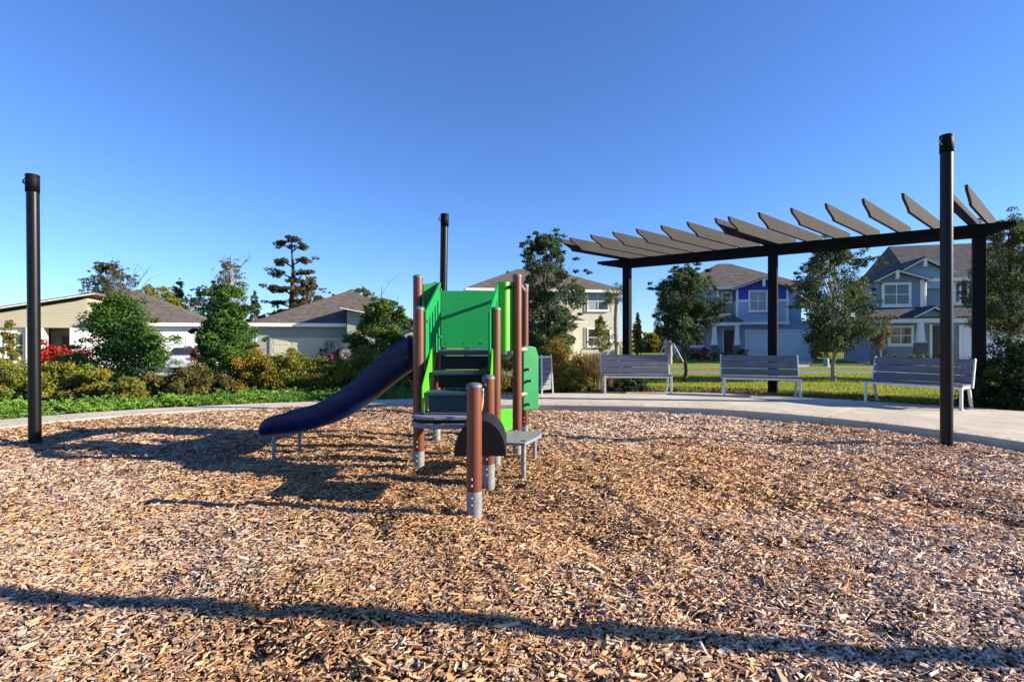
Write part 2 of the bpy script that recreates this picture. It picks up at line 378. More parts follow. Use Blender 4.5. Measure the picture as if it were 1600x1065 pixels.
# ------------------------------------------------------------------ wood chips: real pieces lying on the play surface, nobody could count them
def chips():
    r = np.random.default_rng(21); X = []; Y = []; S = []
    def sample(n, test, size):
        t = r.uniform(-np.pi, np.pi, n*1); q = np.sqrt(r.uniform(0, 1, n)); rr = q*RI(t)*.998
        x = CX+np.cos(t)*rr; y = CY+np.sin(t)*rr; k = test(x, y); X.append(x[k]); Y.append(y[k]); S.append(np.full(k.sum(), size))
    area = 150.0
    fr = lambda x, y: (np.abs(x) < 1.12*y+.5) & (y > 1.2)
    sample(int(area*5500), lambda x, y: fr(x, y) & (y < 3.4), .68)
    sample(int(area*3600), lambda x, y: fr(x, y) & (y >= 3.4) & (y < 4.2), .80)
    sample(int(area*2300), lambda x, y: fr(x, y) & (y >= 4.2) & (y < 6.8), .94)
    sample(int(area*1500), lambda x, y: fr(x, y) & (y >= 6.8), 1.15)
    fr2 = lambda x, y: (np.abs(x) < 1.12*y+2.2) & (y > .5) & ~fr(x, y)
    sample(int(area*1500), fr2, 1.2)
    sample(int(area*300), lambda x, y: ~fr(x, y) & ~fr2(x, y), 2.2)
    x = np.concatenate(X); y = np.concatenate(Y); s = np.concatenate(S); n = len(x)
    L = np.exp(r.normal(math.log(.040), .48, n))*s*.5; L = np.clip(L, .008, .075)      # half length
    W = np.exp(r.normal(math.log(.0068), .45, n))*np.sqrt(s)*.92; W = np.minimum(W, L*.7); H = r.uniform(.0015, .0045, n)*np.sqrt(s)
    big = r.uniform(0, 1, n) < .045; W = np.where(big, W*1.7, W)
    worn = np.clip(.9*np.exp(-((x+.3)**2/2.8+(y-5.0)**2/1.6)) + .8*np.exp(-((x+3.1)**2/.5+(y-6.2)**2/.25)) + .55*np.clip(sines(41, 9, .8, 2.4)(x, y)-.35, 0, 1), 0, 1)
    shr = 1-.42*worn*r.uniform(.4, 1, n); L = L*shr; W = W*shr
    yaw = r.uniform(0, 2*np.pi, n); yaw = np.where(r.uniform(0,1,n) < .35, r.normal(.35, .5, n), yaw)
    pit = r.normal(0, .20, n); rol = r.normal(0, .36, n)
    cy, sy, cp, sp, cr, sr = np.cos(yaw), np.sin(yaw), np.cos(pit), np.sin(pit), np.cos(rol), np.sin(rol)
    ex = np.stack([cy*cp, sy*cp, sp], 1)
    ey = np.stack([-sy*cr - cy*sp*sr, cy*cr - sy*sp*sr, cp*sr], 1); ez = np.cross(ex, ey)
    cz = hm(x, y) + np.abs(sp)*L*.55 + np.abs(sr)*W*.5 + r.uniform(0, .012, n) + .002
    c = np.stack([x, y, cz], 1)
    # 8 corners: bowed, tapered sliver; top and four sides
    V = np.zeros((n, 8, 3), np.float32); t0 = r.uniform(.25, 1, n); t1 = r.uniform(.25, 1, n); sh = r.uniform(-.5, .5, n); bow = r.uniform(-.3, .5, n)*.25
    for k, (ax, ay, az) in enumerate(((-1,-1,-1),(1,-1,-1),(1,1,-1),(-1,1,-1),(-1,-1,1),(1,-1,1),(1,1,1),(-1,1,1))):
        tw = t0 if ax < 0 else t1
        V[:, k] = c + ex*((ax*L + ay*sh*W)[:, None]) + ey*((ay*W*tw)[:, None]) + ez*((az*H)[:, None])
    base = (np.arange(n)*8)[:, None]
    nearb = base[y < 5.6]
    Fq = np.concatenate([base+np.array((4,5,6,7))] + [nearb+np.array(f) for f in ((0,1,5,4),(1,2,6,5),(2,3,7,6),(3,0,4,7))] + [base[y >= 5.6]+np.array(f) for f in ((0,1,5,4),(1,2,6,5))], 0)
    # colour: fresh orange wood where feet scuff, weathered grey towards the edges
    zn = sines(31, 10, .5, 1.6)(x, y); zf = sines(32, 12, 2.5, 7)(x, y)
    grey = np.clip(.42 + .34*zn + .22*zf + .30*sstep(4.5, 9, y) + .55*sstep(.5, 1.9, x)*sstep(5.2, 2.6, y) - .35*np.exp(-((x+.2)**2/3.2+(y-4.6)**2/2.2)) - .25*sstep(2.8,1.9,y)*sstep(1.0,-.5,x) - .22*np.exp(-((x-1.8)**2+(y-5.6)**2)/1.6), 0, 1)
    u = r.uniform(0, 1, n)
    pal_w = np.array([(.56,.35,.175),(.46,.26,.115),(.64,.43,.235),(.34,.18,.085),(.20,.105,.055),(.68,.51,.31)])
    pal_g = np.array([(.47,.385,.30),(.37,.295,.225),(.56,.48,.39),(.26,.20,.16),(.15,.12,.11),(.63,.57,.48)])
    pk = r.choice(6, n, p=[.27,.23,.19,.14,.07,.10])
    g = (u < grey)[:, None]; mixf = np.clip(r.normal(.75, .25, n), .3, 1)[:, None]
    col = np.where(g, pal_g[pk]*mixf+pal_w[pk]*(1-mixf), pal_w[pk]*mixf+pal_g[pk]*(1-mixf))
    blue = (r.uniform(0,1,n) < .012)[:, None]; col = np.where(blue, np.array([.10,.10,.13]), col)
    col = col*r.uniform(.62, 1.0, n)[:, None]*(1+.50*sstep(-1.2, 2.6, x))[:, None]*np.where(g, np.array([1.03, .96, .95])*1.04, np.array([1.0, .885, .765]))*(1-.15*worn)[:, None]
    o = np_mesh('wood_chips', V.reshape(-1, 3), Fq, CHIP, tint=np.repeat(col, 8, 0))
    tag(o, 'loose tan and grey wood chips covering the whole play area', 'wood chips', kind='stuff')
chips()

# ------------------------------------------------------------------ shade sail posts
def shade_post(x, y, H, r, label, lean=(0, 0)):
    t = thing('shade_sail_post', label, 'post', (x, y, 0), group='shade sail posts around the play area')
    top = (lean[0], lean[1], H)
    MB().cyl((0,0,-.3), (lean[0]*.93, lean[1]*.93, H-.1), r, n=28).build('pole', 'black_steel', t)
    MB().lathe((top[0], top[1], H-.23), [(r*.9,0),(r*1.10,.0),(r*1.10,.165),(r*1.06,.178),(r*1.06,.19),(r*1.12,.20),(r*1.12,.222),(r*1.0,.23)], 28).build('cap', 'dark_steel', t)
    e = MB().tube([(top[0]-r*1.1, -.02, H-.13), (top[0]-r*1.5, -.02, H-.11), (top[0]-r*1.5, -.02, H-.07), (top[0]-r*1.1, -.02, H-.05)], .011, 8); e.build('eye_bolt', 'galvanised', t)
    return t
x, y = G(55, 695); shade_post(x, y, 3.5, .067, 'short black steel post alone at left of the wood chips', (-.035, 0))
x, y = G(1479, 697); shade_post(x, y, 3.98, .067, 'tall black steel post in front of the pergola end')
shade_post(-1.27, 9.2, 3.63, .067, 'black steel post rising behind the green play tower', (.06, 0))
shade_post(4.95, 1.83, 4.1, .068, 'black steel post beside the camera casting the long foreground shadow')

# ------------------------------------------------------------------ play tower (bolted together: one thing)
tower = thing('play_tower', 'green and brown play tower with navy slide and slate steps', 'play tower', (-.5, 6.2, 0))
OX, OY = -.5, 6.2
def L(x, y, z=0): return Vector((x-OX, y-OY, z))
def tpost(x, y, top, r=.055, foot=.19):
    p = MB().cyl(L(x, y, foot), L(x, y, top), r, n=24).build('post', 'brown_post', tower)
    MB().lathe(L(x, y, top), [(r*1.06,-.012),(r*1.06,.004),(r*.9,.016),(r*.5,.024),(.002,.026)], 24).build('cap', 'cap_grey', p)
    fm = MB().cyl(L(x, y, -.25), L(x, y, foot-.002), r*1.02, n=24); fm.build('footing', 'galvanised', p)
    for z in (foot-.10, foot-.045, foot+.05, foot+.10):
        MB().lathe(L(x-r*.28, y-r*.98, z), [(.0085,-.006),(.0085,.006),(.003,.009)], 8).build('screw', 'galvanised', p)
    return p
PA, PB, PC, PD = (-1.075, 5.85), (.062, 6.07), (-1.02, 6.92), (.178, 7.12)
PE, PF = (-.985, 5.43), (-.178, 5.62)
tpost(*PA, 2.08, foot=.20); tpost(*PB, 2.12, foot=.2); tpost(*PC, 2.12); tpost(*PD, 2.12)
tpost(*PE, 1.69); tpost(*PF, 1.70)
G1, G2 = (-.295, 4.0), (-.225, 4.91)
tpost(*G1, 1.0, .0595, .185); tpost(*G2, 1.0, .0595, .18)
DECK = 1.236
def vpanel(name, x0, y0, x1, y1, prof, th, m, bevel=.006, parent=tower):
    """upright panel along a ground line; prof = (fraction along, z) outline"""
    d = Vector((x1-x0, y1-y0, 0)); nrm = Vector((d.y, -d.x, 0)).normalized()
    pts = [L(x0+d.x*s, y0+d.y*s, z) - nrm*th/2 for s, z in prof]
    return MB().prism(pts, nrm*th).build(name, m, parent, bevel)
# rear panel, slide-side panel, front fillers, right wall
vpanel('rear_panel', PC[0]+.055, PC[1], PD[0]-.055, PD[1], [(0,DECK+.02),(1,DECK+.02),(1,2.03),(0,2.03)], .022, 'green_panel')
def slotted(name, x0, y0, x1, y1, z0a, z0b, z1a, z1b, m):
    """sloping stair guard made of upright slats with open slots"""
    d = Vector((x1-x0, y1-y0, 0)); nrm = Vector((d.y, -d.x, 0)).normalized()*.018
    o = MB(); N = 5; xs_ = [0, .16]; 
    f = lambda s, a, b: a+(b-a)*s
    def q(s0, s1, lo0, lo1, hi0, hi1):
        o.prism([L(x0+d.x*s0, y0+d.y*s0, lo0), L(x0+d.x*s1, y0+d.y*s1, lo1), L(x0+d.x*s1, y0+d.y*s1, hi1), L(x0+d.x*s0, y0+d.y*s0, hi0)], nrm)
    cuts = [0, .22, .30, .40, .48, .58, .66, .76, .84, 1.0]
    for k in range(len(cuts)-1):
        s0, s1 = cuts[k], cuts[k+1]; lo0, lo1 = f(s0, z0a, z0b), f(s1, z0a, z0b); hi0, hi1 = f(s0, z1a, z1b), f(s1, z1a, z1b)
        if k % 2 == 0: q(s0, s1, lo0, lo1, hi0, hi1)
        else:
            q(s0, s1, lo0, lo1, lo0+.16, lo1+.16); q(s0, s1, hi0-.15, hi1-.15, hi0, hi1)
    return o.build(name, m, tower)
slotted('stair_guard', -.93, 5.42, -.845, 5.93, 1.0, 1.29, 1.66, 2.03, 'green_panel')
slotted('stair_guard', -.255, 5.50, -.178, 6.0, 1.0, 1.29, 1.66, 2.03, 'green_panel')
vpanel('front_panel', -1.02, 5.87, -.85, 5.945, [(0,DECK+.02),(1,DECK+.02),(1,2.03),(0,2.0)], .02, 'green_panel')
vpanel('front_panel', -.17, 6.02, -.075, 6.0, [(0,1.19),(1,1.19),(1,2.045),(0,2.045)], .02, 'lime_panel')
vpanel('front_panel', -.074, 6.0, .02, 6.075, [(0,1.19),(1,1.19),(1,2.045),(0,2.045)], .02, 'lime_panel')
MB().cyl(L(PB[0]+.02, PB[1]+.05, 2.05), L(PD[0]-.01, PD[1]-.05, 2.05), .023, n=12).build('side_bar', 'galvanised', tower)
bm_ = MB().cyl(L(-.02, 5.985, 1.985), L(-.02, 6.03, 1.985), .022, n=14); bm_.build('bolt', 'rubber_black', tower)
for fx, z in ((.10,DECK+.08),(.30,DECK+.08),(.5,DECK+.08),(.10,1.96),(.9,1.96)):
    x = PC[0]+(PD[0]-PC[0])*fx; y = PC[1]+(PD[1]-PC[1])*fx-.012
    MB().cyl(L(x, y, z), L(x, y-.008, z), .012, n=10).build('bolt', 'green_panel', tower)
for x, y, z in ((-.905, 5.45, 1.56), (-.90, 5.47, 1.08), (-.832, 5.9, 1.94), (-.835, 5.88, 1.40)):
    MB().cyl(L(x, y, z), L(x+.02, y-.003, z), .012, n=10).build('bolt', 'galvanised', tower)
# slide entrance hood between A and C
vpanel('slide_hood', PA[0], PA[1]+.055, PC[0], PC[1]-.055, [(0,1.72),(.12,1.72),(.2,1.78),(.8,1.78),(.88,1.72),(1,1.72),(1,2.03),(0,2.03)], .022, 'green_panel')
vpanel('slide_hood', PA[0], PA[1]+.055, PC[0], PC[1]-.055, [(0,DECK),(.16,DECK),(.16,1.718),(0,1.718)], .022, 'green_panel')
# deck
MB().prism([L(PA[0]+.05, PA[1]-.02, DECK-.05), L(PB[0]-.05, PB[1]-.06, DECK-.05), L(PD[0]-.05, PD[1]+.02, DECK-.05), L(PC[0]+.05, PC[1]+.02, DECK-.05)], (0,0,.05)).build('deck', 'step_slate', tower, .008)
# steps and risers, carried by lime stringers
def step(y0, y1, z, xl, xr):
    return MB().span(xl-OX, xr-OX, y0-OY, y1-OY, z-.035, z).build('step', 'step_slate', tower, .006)
step(5.66, 5.84, DECK-.002, -.815, -.245)
step(5.33, 5.60, 1.03, -.84, -.25); step(5.03, 5.31, .845, -.86, -.255)
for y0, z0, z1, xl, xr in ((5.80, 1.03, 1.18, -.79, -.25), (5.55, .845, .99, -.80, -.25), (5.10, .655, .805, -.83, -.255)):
    MB().span(xl-OX, xr-OX, y0-OY, y0+.018-OY, z0, z1).build('riser', 'riser_shaded' if y0 > 5.3 else 'step_slate', tower, .004)  # upper two take the slate with shade in its colour, lowest the plain one
for xx in (-.885, -.225):
    MB().prism([L(xx, 4.99, .66), L(xx, 5.25, .60), L(xx, 5.86, 1.14), L(xx, 5.86, 1.34), L(xx, 5.62, 1.30), L(xx, 5.3, 1.08), L(xx, 4.99, .9)], (.018,0,0)).build('stringer', 'lime_panel', tower, .005)
MB().tube([L(-.92, 5.30, .72), L(-.925, 5.33, .95), L(-.93, 5.42, 1.03), L(-.895, 5.62, 1.2), L(-.855, 5.86, 1.42)], .011, 8).build('grab_bar', 'rubber_black', tower)
# round seat at the stair foot: two boards with a gap
def stadium(xl, xr, y0, y1, z, n=10):
    r = (y1-y0)/2; yc = (y0+y1)/2; pts = []
    for k in range(n+1):
        a = math.pi/2 + math.pi*k/n; pts.append(L(xl+r+math.cos(a)*r, yc+math.sin(a)*r, z))
    pts += [L(xr, y0, z), L(xr, y1, z)]; return pts
s1 = MB().prism(stadium(-.975, -.33, 4.76, 5.26, .612), (0,0,.030)).build('seat_board', 'seat_grey', tower, .006)
MB().prism(stadium(-.965, -.33, 4.79, 5.25, .582), (0,0,.028)).build('seat_core', 'rubber_black', tower)
MB().prism(stadium(-.98, -.33, 4.75, 5.26, .532), (0,0,.048)).build('seat_board', 'seat_grey', tower, .006)
MB().lathe(L(-.86, 4.93, .6425), [(.03,0),(.03,.004),(.02,.006)], 14).build('bolt', 'rubber_black', tower)
MB().cyl(L(-.36, 5.0, .53), L(-.36, 5.0, -.2), .024, n=12).build('seat_leg', 'galvanised', tower)
# arched black rubber saddle between the two short posts
ar = MB(); xc, yc0, yc1, zb, W_, H_ = -.262, 4.20, 4.72, .405, .212, .295
outer = []; inner = []
for k in range(25):
    a = math.pi*k/24; bell = math.sin(a)**.85
    xx = -math.cos(a)*W_*(1+.0); outer.append((xx, zb+bell*H_)); inner.append((xx*.93, zb-.004+max(0, bell*H_-.022)))
prof = outer
ar.prism([L(xc+px, yc0, pz) for px, pz in prof], (0, yc1-yc0, 0)).build('saddle', 'rubber_black', tower, .004)
# ball hook and rope
MB().lathe(L(-.268, 4.845, .93), [(.004,-.034),(.024,-.024),(.034,0),(.024,.024),(.004,.034)], 14).build('ball', 'rubber_black', tower)
MB().tube([L(-.27, 4.82, .90), L(-.275, 4.80, .86), L(-.277, 4.79, .80)], .011, 8).build('shackle', 'galvanised', tower)
MB().tube([L(-.277, 4.79, .80), L(-.281, 4.74, .75), L(-.287, 4.68, .71)], .014, 8).build('rope', 'rope_tan', tower)
# low grey step plate on two legs, lime bracket
poly = [(-.07,5.64),(.03,5.70),(.325,5.60),(.315,5.48),(.25,5.28),(.13,5.0),(-.06,5.03)]
MB().prism([L(x, y, .325) for x, y in poly], (0,0,.03)).build('step_plate', 'seat_grey', tower, .008)
for x, y in (G(818, 743), G(835, 717)):
    MB().cyl(L(x, y-.02, .325), L(x, y-.02, -.2), .025, n=14).build('step_leg', 'galvanised', tower)
    MB().lathe(L(x, y-.02, .355), [(.022,0),(.022,.005),(.012,.007)], 12).build('bolt', 'rubber_black', tower)
vpanel('bracket', -.19, 5.60, .0, 5.70, [(0,.17),(.62,.17),(.62,.36),(1,.36),(1,.60),(.3,.60),(0,.45)], .02, 'lime_panel')
# climbing panel bolted beside the right posts, with pegs
cp = vpanel('climbing_panel', .125, 6.28, .318, 6.40, [(0,.50),(1,.50),(1,1.16),(.82,1.27),(.5,1.285),(0,1.285)], .055, 'green_panel', .01)
for z, dx in ((1.245, .1), (.70, .1)):
    MB().cyl(L(.10, 6.20, z), L(.165, 6.27, z), .028, n=14).build('bracket', 'galvanised', tower)
for x, z in ((.175, 1.0), (.185, .575), (.20, .86)):
    MB().cyl(L(x-.02, 6.31, z), L(x+.045, 6.20, z+.004), .017, .017, n=12).build('peg', 'cap_grey', cp)
# slide: swept channel
top = [(648,524),(636,527),(624,531),(605,544),(582,566),(558,588),(535,606),(507,624),(474,638),(440,645),(418,650),(405,658),(399,672)]
bot = [(648,576),(636,582),(624,590),(605,604),(582,623),(558,641),(535,656),(507,668),(474,677),(440,682),(418,684),(405,685),(399,686)]
dy0, dy1 = 6.02, 6.62; sec = []
for k, ((u, v), (u2, v2)) in enumerate(zip(top, bot)):
    x = (u-800)/F*6.02; zt = CH+(532-v)/F*6.02; zb = CH+(532-v2)/F*6.02
    zb = max(zb, .2); h = max(zt-zb, .05); fl = zb+.045 if k < 11 else zb+min(.045, h*.4)
    yc = (dy0+dy1)/2; hw = (dy1-dy0)/2
    if k > 9: hw *= (1, 1, .97, .93)[k-9]
    sec.append([(x, yc-hw+.06, zb), (x, yc-hw+.015, zb+h*.25), (x, yc-hw, zt-.03), (x, yc-hw+.012, zt-.006), (x, yc-hw+.03, zt), (x, yc-hw+.055, zt-.012), (x, yc-hw+.065, fl+.07*min(1, h*3)), (x, yc-hw+.12, fl),
                (x, yc+hw-.12, fl), (x, yc+hw-.065, fl+.07*min(1, h*3)), (x, yc+hw-.055, zt-.012), (x, yc+hw-.03, zt), (x, yc+hw-.012, zt-.006), (x, yc+hw, zt-.03), (x, yc+hw-.015, zb+h*.25), (x, yc+hw-.06, zb)])
ns = 16; vs = [L(*p) for s_ in sec for p in s_]
fs = [(k*ns+q, k*ns+(q+1) % ns, (k+1)*ns+(q+1) % ns, (k+1)*ns+q) for k in range(len(sec)-1) for q in range(ns)]
fs += [tuple(range(ns)), tuple(range((len(sec)-1)*ns, len(sec)*ns))]
so = MB().add(vs, fs, True).build('slide', 'slide_navy', tower)
md = so.modifiers.new('sub', 'SUBSURF'); md.levels = 1; md.render_levels = 1
for u, v in ((428, 718), (468, 701)):
    x, y = G(u, v); q = MB().cyl(L(x, y, .27), L(x, y, -.2), .022, n=14); q.cyl(L(x, y, .235), L(x, y, .20), .028, n=14); q.build('slide_leg', 'galvanised', tower)

# ------------------------------------------------------------------ pergola
pg_p = [(3.26, 14.5), (6.29, 12.34), (9.3, 10.2)]
bd = Vector((9.3-3.26, 10.2-14.5, 0)).normalized(); pang = math.atan2(bd.y, bd.x); rd = Vector((-.75, -.66, 0)).normalized()
pg = thing('pergola', 'dark steel pergola with grey cantilevered rafters on three square posts', 'pergola', (6.15, 12.05, 0))
def LP(x, y, z=0): return Vector((x-6.15, y-12.05, z))
BZ0, BZ1 = 3.42, 3.65
for x, y in pg_p:
    p = MB().box(LP(x, y, (BZ0-.25)/2), (.20, .20, BZ0+.25), pang).build('post', 'dark_steel', pg, .006)
    MB().box(LP(x, y, .06), (.34, .34, .03), pang).build('base_plate', 'dark_steel', p)
nb = Vector((-bd.y, bd.x, 0))
def beam(a, b, off):
    a = Vector((*a, 0)); b = Vector((*b, 0)); d = (b-a).normalized(); a = a - d*.85; b = b + d*.52
    o = nb*off; Ln = (b-a).length
    pf = [(0, BZ1), (Ln, BZ1), (Ln, BZ1-.07), (Ln-.42, BZ0), (.75, BZ0), (0, BZ1-.07)]
    pts = [LP(*(a+d*s+o).xy, z) for s, z in pf]
    MB().prism(pts, nb*.055).build('beam', 'dark_steel', pg, .004)
beam(pg_p[0], pg_p[2], -.158); beam(pg_p[0], pg_p[2], .103)
for x, y in pg_p:                           # bolts on the near beam
    for dx in (-.07, .07):
        for dz in (-.06, .06):
            c0 = LP(x, y, (BZ0+BZ1)/2+dz) + bd*dx - nb*.18; MB().cyl(c0, c0-nb*.02, .018, n=8).build('bolt', 'dark_steel', pg)
def rafter(s, m='rafter_paint'):
    """s = metres along the beam from the first post"""
    c = Vector((*pg_p[0], 0)) + bd*s; pf = [(-1.0, .265), (-1.0, .20), (-.8, 0), (2.12, 0), (2.20, .065), (2.52, .175), (2.58, .265)]
    pts = [LP(*(c+rd*q).xy, BZ1+.004+z) - bd*.022 for q, z in pf]
    return MB().prism(pts, bd*.044).build('rafter', m, pg, .003)
tot = (Vector(pg_p[2])-Vector(pg_p[0])).length; h1 = (Vector(pg_p[1])-Vector(pg_p[0])).length
stations = [-.13, .13] + [ .13+(h1-.26)*k/6 for k in range(1, 6)] + [h1-.13, h1+.13] + [h1+.13+(tot-h1-.26)*k/6 for k in range(1, 6)] + [tot-.13, tot+.13]
for s in stations: rafter(s)

# ------------------------------------------------------------------ benches
BG = 'slatted park benches along the patio edge'
def make_bench():
    t = thing('park_bench', '', 'bench', group=BG)
    for k, (z, yy) in enumerate(((.535, .438), (.688, .476), (.841, .512))):   # back planks lean back
        M = Matrix.Rotation(R(-13), 4, 'X'); MB().box((0, yy-.022, z+.0), (1.53, .03, .143), M=M).build('back_slat', 'bench_plank', t, .005)
    for yy in (.045, .165, .285, .395):
        MB().box((0, yy, .437), (1.53, .105 if yy < .3 else .085, .034)).build('seat_slat', 'bench_plank', t, .005)
    MB().span(-.74, .74, -.005, .012, .375, .417).build('front_rail', 'bench_frame', t, .003)
    MB().span(-.70, .70, .20, .24, .38, .417).build('seat_rail', 'bench_frame', t, .003)
    for s in (-1, 1):
        x = s*.735
        MB().bar((x, .0, .40), (x, .0, 0), .045, .05, (0,1,0)).build('leg', 'bench_frame', t, .008)
        MB().bar((x, .36, .41), (x, .50, 0), .045, .05, (0,1,0)).build('leg', 'bench_frame', t, .008)
        MB().bar((x, -.03, .398), (x, .46, .398), .05, .04).build('side_rail', 'bench_frame', t, .006)
        MB().bar((x*1.055, .40, .38), (x*1.055, .535, .92), .028, .05, (0,1,0)).build('back_support', 'bench_frame', t, .006)
        for yy in (.0, .50): MB().span(x-.035, x+.035, yy-.045, yy+.045, 0, .01).build('foot_plate', 'bench_frame', t)
    return t
b0 = make_bench()
blist = [((2.13, 12.17), (3.58, 12.05), 'grey slatted bench beside the tan fountain grass and white house'),
         ((4.82, 11.68), (6.20, 11.24), 'grey slatted bench in front of the middle pergola post'),
         ((7.30, 10.50), (8.07, 9.26), 'grey slatted bench partly hidden by the tall black post')]
for k, (a, b, lab) in enumerate(blist):
    o = b0 if k == 0 else copy_tree(b0)
    o.location = ((a[0]+b[0])/2 + (.12, .08, 0)[k], (a[1]+b[1])/2, PZ); o.scale = (1.05, 1, 1); o.rotation_euler = (0, 0, math.atan2(b[1]-a[1], b[0]-a[0])); o['label'] = lab

# ------------------------------------------------------------------ litter bin
lb = thing('litter_bin', 'grey slatted litter bin with pale metal frame behind the climbing panel', 'litter bin', (.62, 12.05, PZ), R(-38))
wx, wy, hh = .46, .40, .93
for sx_ in (-1, 1):
    for sy_ in (-1, 1):
        MB().bar((sx_*(wx/2+.03), sy_*(wy/2+.03), 0), (sx_*wx/2*.98, sy_*wy/2*.98, hh), .035, .035).build('frame_post', 'bench_frame', lb, .004)
for yy in (-1, 1):
    MB().span(-wx/2+.015, wx/2-.015, yy*wy/2-.014, yy*wy/2+.014, hh-.07, hh-.035).build('frame_rail', 'bench_frame', lb)
for xx in (-1, 1):
    MB().span(xx*wx/2-.014, xx*wx/2+.014, -wy/2+.02, wy/2-.02, hh-.07, hh-.035).build('frame_rail', 'bench_frame', lb)
for k in range(6):
    z0 = .12+k*.122
    for yy in (-1, 1): MB().span(-wx/2+.02, wx/2-.02, yy*wy/2-.012, yy*wy/2+.012, z0, z0+.112).build('slat', 'bench_plank', lb)
    for xx in (-1, 1): MB().span(xx*wx/2-.012, xx*wx/2+.012, -wy/2+.02, wy/2-.02, z0, z0+.112).build('slat', 'bench_plank', lb)
MB().lathe((0,0,.1), [(.15,0),(.17,.72),(.155,.72),(.14,.02)], 20).build('liner', 'rubber_black', lb)

# ------------------------------------------------------------------ houses
class Fac:
    """front wall line of a house: turns photo measures into metres along, above and in front of that wall"""
    def __init__(s, x0, y0, rz, base): s.x0, s.y0, s.c, s.n, s.rz, s.b = x0, y0, math.cos(rz), math.sin(rz), rz, base
    def s(s, u, off=0):
        k = (u-800)/F; x0, y0 = s.x0+off*s.n, s.y0-off*s.c
        return (k*y0-x0)/(s.c-k*s.n)
    def z(s, u, v, off=0):
        d = s.y0-off*s.c + s.s(u, off)*s.n; return CH+(532-v)/F*d - s.b
    def house(s, name, label): return thing(name, label, 'house', (s.x0, s.y0, s.b), s.rz)

def hip(m_, x0, x1, y0, y1, z, zr, il, ir, th=.10):
    """hip or gable roof solid, ridge along x"""
    ym = (y0+y1)/2
    b = [(x0,y0,z),(x1,y0,z),(x1,y1,z),(x0,y1,z)]; r = [(x0+il, ym, zr), (x1-ir, ym, zr)]
    t = [(p[0], p[1], p[2]+th) for p in b]; rr = [(p[0], p[1], p[2]+th) for p in r]
    vs = b + t + rr
    return m_.add(vs, [(0,3,2,1),(0,1,5,4),(1,2,6,5),(2,3,7,6),(3,0,4,7),(4,5,9,8),(6,7,8,9),(5,6,9),(7,4,8)])
def gable_front(m_, x0, x1, y0, y1, z, zr, th=.10, xp=None):
    """gable roof with the ridge running into the house"""
    xm = (x0+x1)/2 if xp is None else xp
    vs = [(x0,y0,z),(xm,y0,zr),(x1,y0,z),(x0,y1,z),(xm,y1,zr),(x1,y1,z)]; vs += [(a,b,c+th) for a,b,c in vs]
    return m_.add(vs, [(0,1,7,6),(1,2,8,7),(3,9,10,4),(4,10,11,5),(6,7,10,9),(7,8,11,10),(0,3,4,1),(1,4,5,2),(0,6,9,3),(2,5,11,8)])
def fascia(parent, x0, x1, y0, y1, z, h=.2, m='white_trim', sides='flr'):
    t = .03
    if 'f' in sides: MB().span(x0, x1, y0-t, y0, z-h+.1, z+.098).build('fascia', m, parent)
    if 'l' in sides: MB().span(x0-t, x0, y0, y1, z-h+.1, z+.098).build('fascia', m, parent)
    if 'r' in sides: MB().span(x1, x1+t, y0, y1, z-h+.1, z+.098).build('fascia', m, parent)
def window(parent, x0, x1, z0, z1, y, cols=2, rows=2, m='white_trim', fw=.09, blind=.0, name='window'):
    """frame proud of the wall at local y, panes set back inside it"""
    fr = MB(); fr.span(x0, x0+fw, y-.07, y, z0, z1); fr.span(x1-fw, x1, y-.07, y, z0, z1)
    fr.span(x0+fw, x1-fw, y-.07, y, z0, z0+fw); fr.span(x0+fw, x1-fw, y-.07, y, z1-fw, z1)
    w_ = (x1-x0-2*fw)/cols; h_ = (z1-z0-2*fw)/rows
    for k in range(1, cols): fr.span(x0+fw+k*w_-.025, x0+fw+k*w_+.025, y-.06, y-.012, z0+fw, z1-fw)
    for k in range(1, rows): fr.span(x0+fw, x1-fw, y-.056, y-.013, z0+fw+k*h_-.025, z0+fw+k*h_+.025)
    o = fr.build(name, m, parent)
    MB().span(x0-.05, x1+.05, y-.12, y, z0-.07, z0-.002).build('sill', m, o)
    for a in range(cols):
        for b in range(rows):
            MB().span(x0+fw+a*w_+.027, x0+fw+(a+1)*w_-.027, y-.03, y-.004, z0+fw+b*h_+.027, z0+fw+(b+1)*h_-.027).build('pane', 'blind' if random.random() < blind else 'glass', o)
    return o
def garage_door(parent, x0, x1, z0, z1, y, m, trim='white_trim', rows=4, cols=4):
    d = MB().span(x0, x1, y-.03, y-.002, z0, z1).build('garage_door', m, parent)
    ph = (z1-z0)/rows; pw = (x1-x0)/cols
    for r_ in range(rows):
        for c_ in range(cols):
            MB().span(x0+c_*pw+.1, x0+(c_+1)*pw-.1, y-.048, y-.031, z0+r_*ph+.08, z0+(r_+1)*ph-.08).build('door_panel', m, d)
    t = MB(); t.span(x0-.14, x0-.003, y-.06, y, z0, z1+.14); t.span(x1+.003, x1+.14, y-.06, y, z0, z1+.14); t.span(x0-.003, x1+.003, y-.06, y, z1+.003, z1+.14)
    t.build('door_trim', trim, parent); return d
def column(parent, x, y, zb, zs, zt, m='white_trim'):
    p = MB().add([(x-.17,y-.17,zs),(x+.17,y-.17,zs),(x+.17,y+.17,zs),(x-.17,y+.17,zs),(x-.11,y-.11,zt),(x+.11,y-.11,zt),(x+.11,y+.11,zt),(x-.11,y+.11,zt)],
                 [(0,3,2,1),(4,5,6,7),(0,1,5,4),(1,2,6,5),(2,3,7,6),(3,0,4,7)]).build('column', m, parent)
    MB().span(x-.21, x+.21, y-.21, y+.21, zs-.06, zs-.002).build('column_cap', m, p)
    MB().span(x-.25, x+.25, y-.25, y+.25, zb, zs-.062).build('stone_base', 'stone', p)
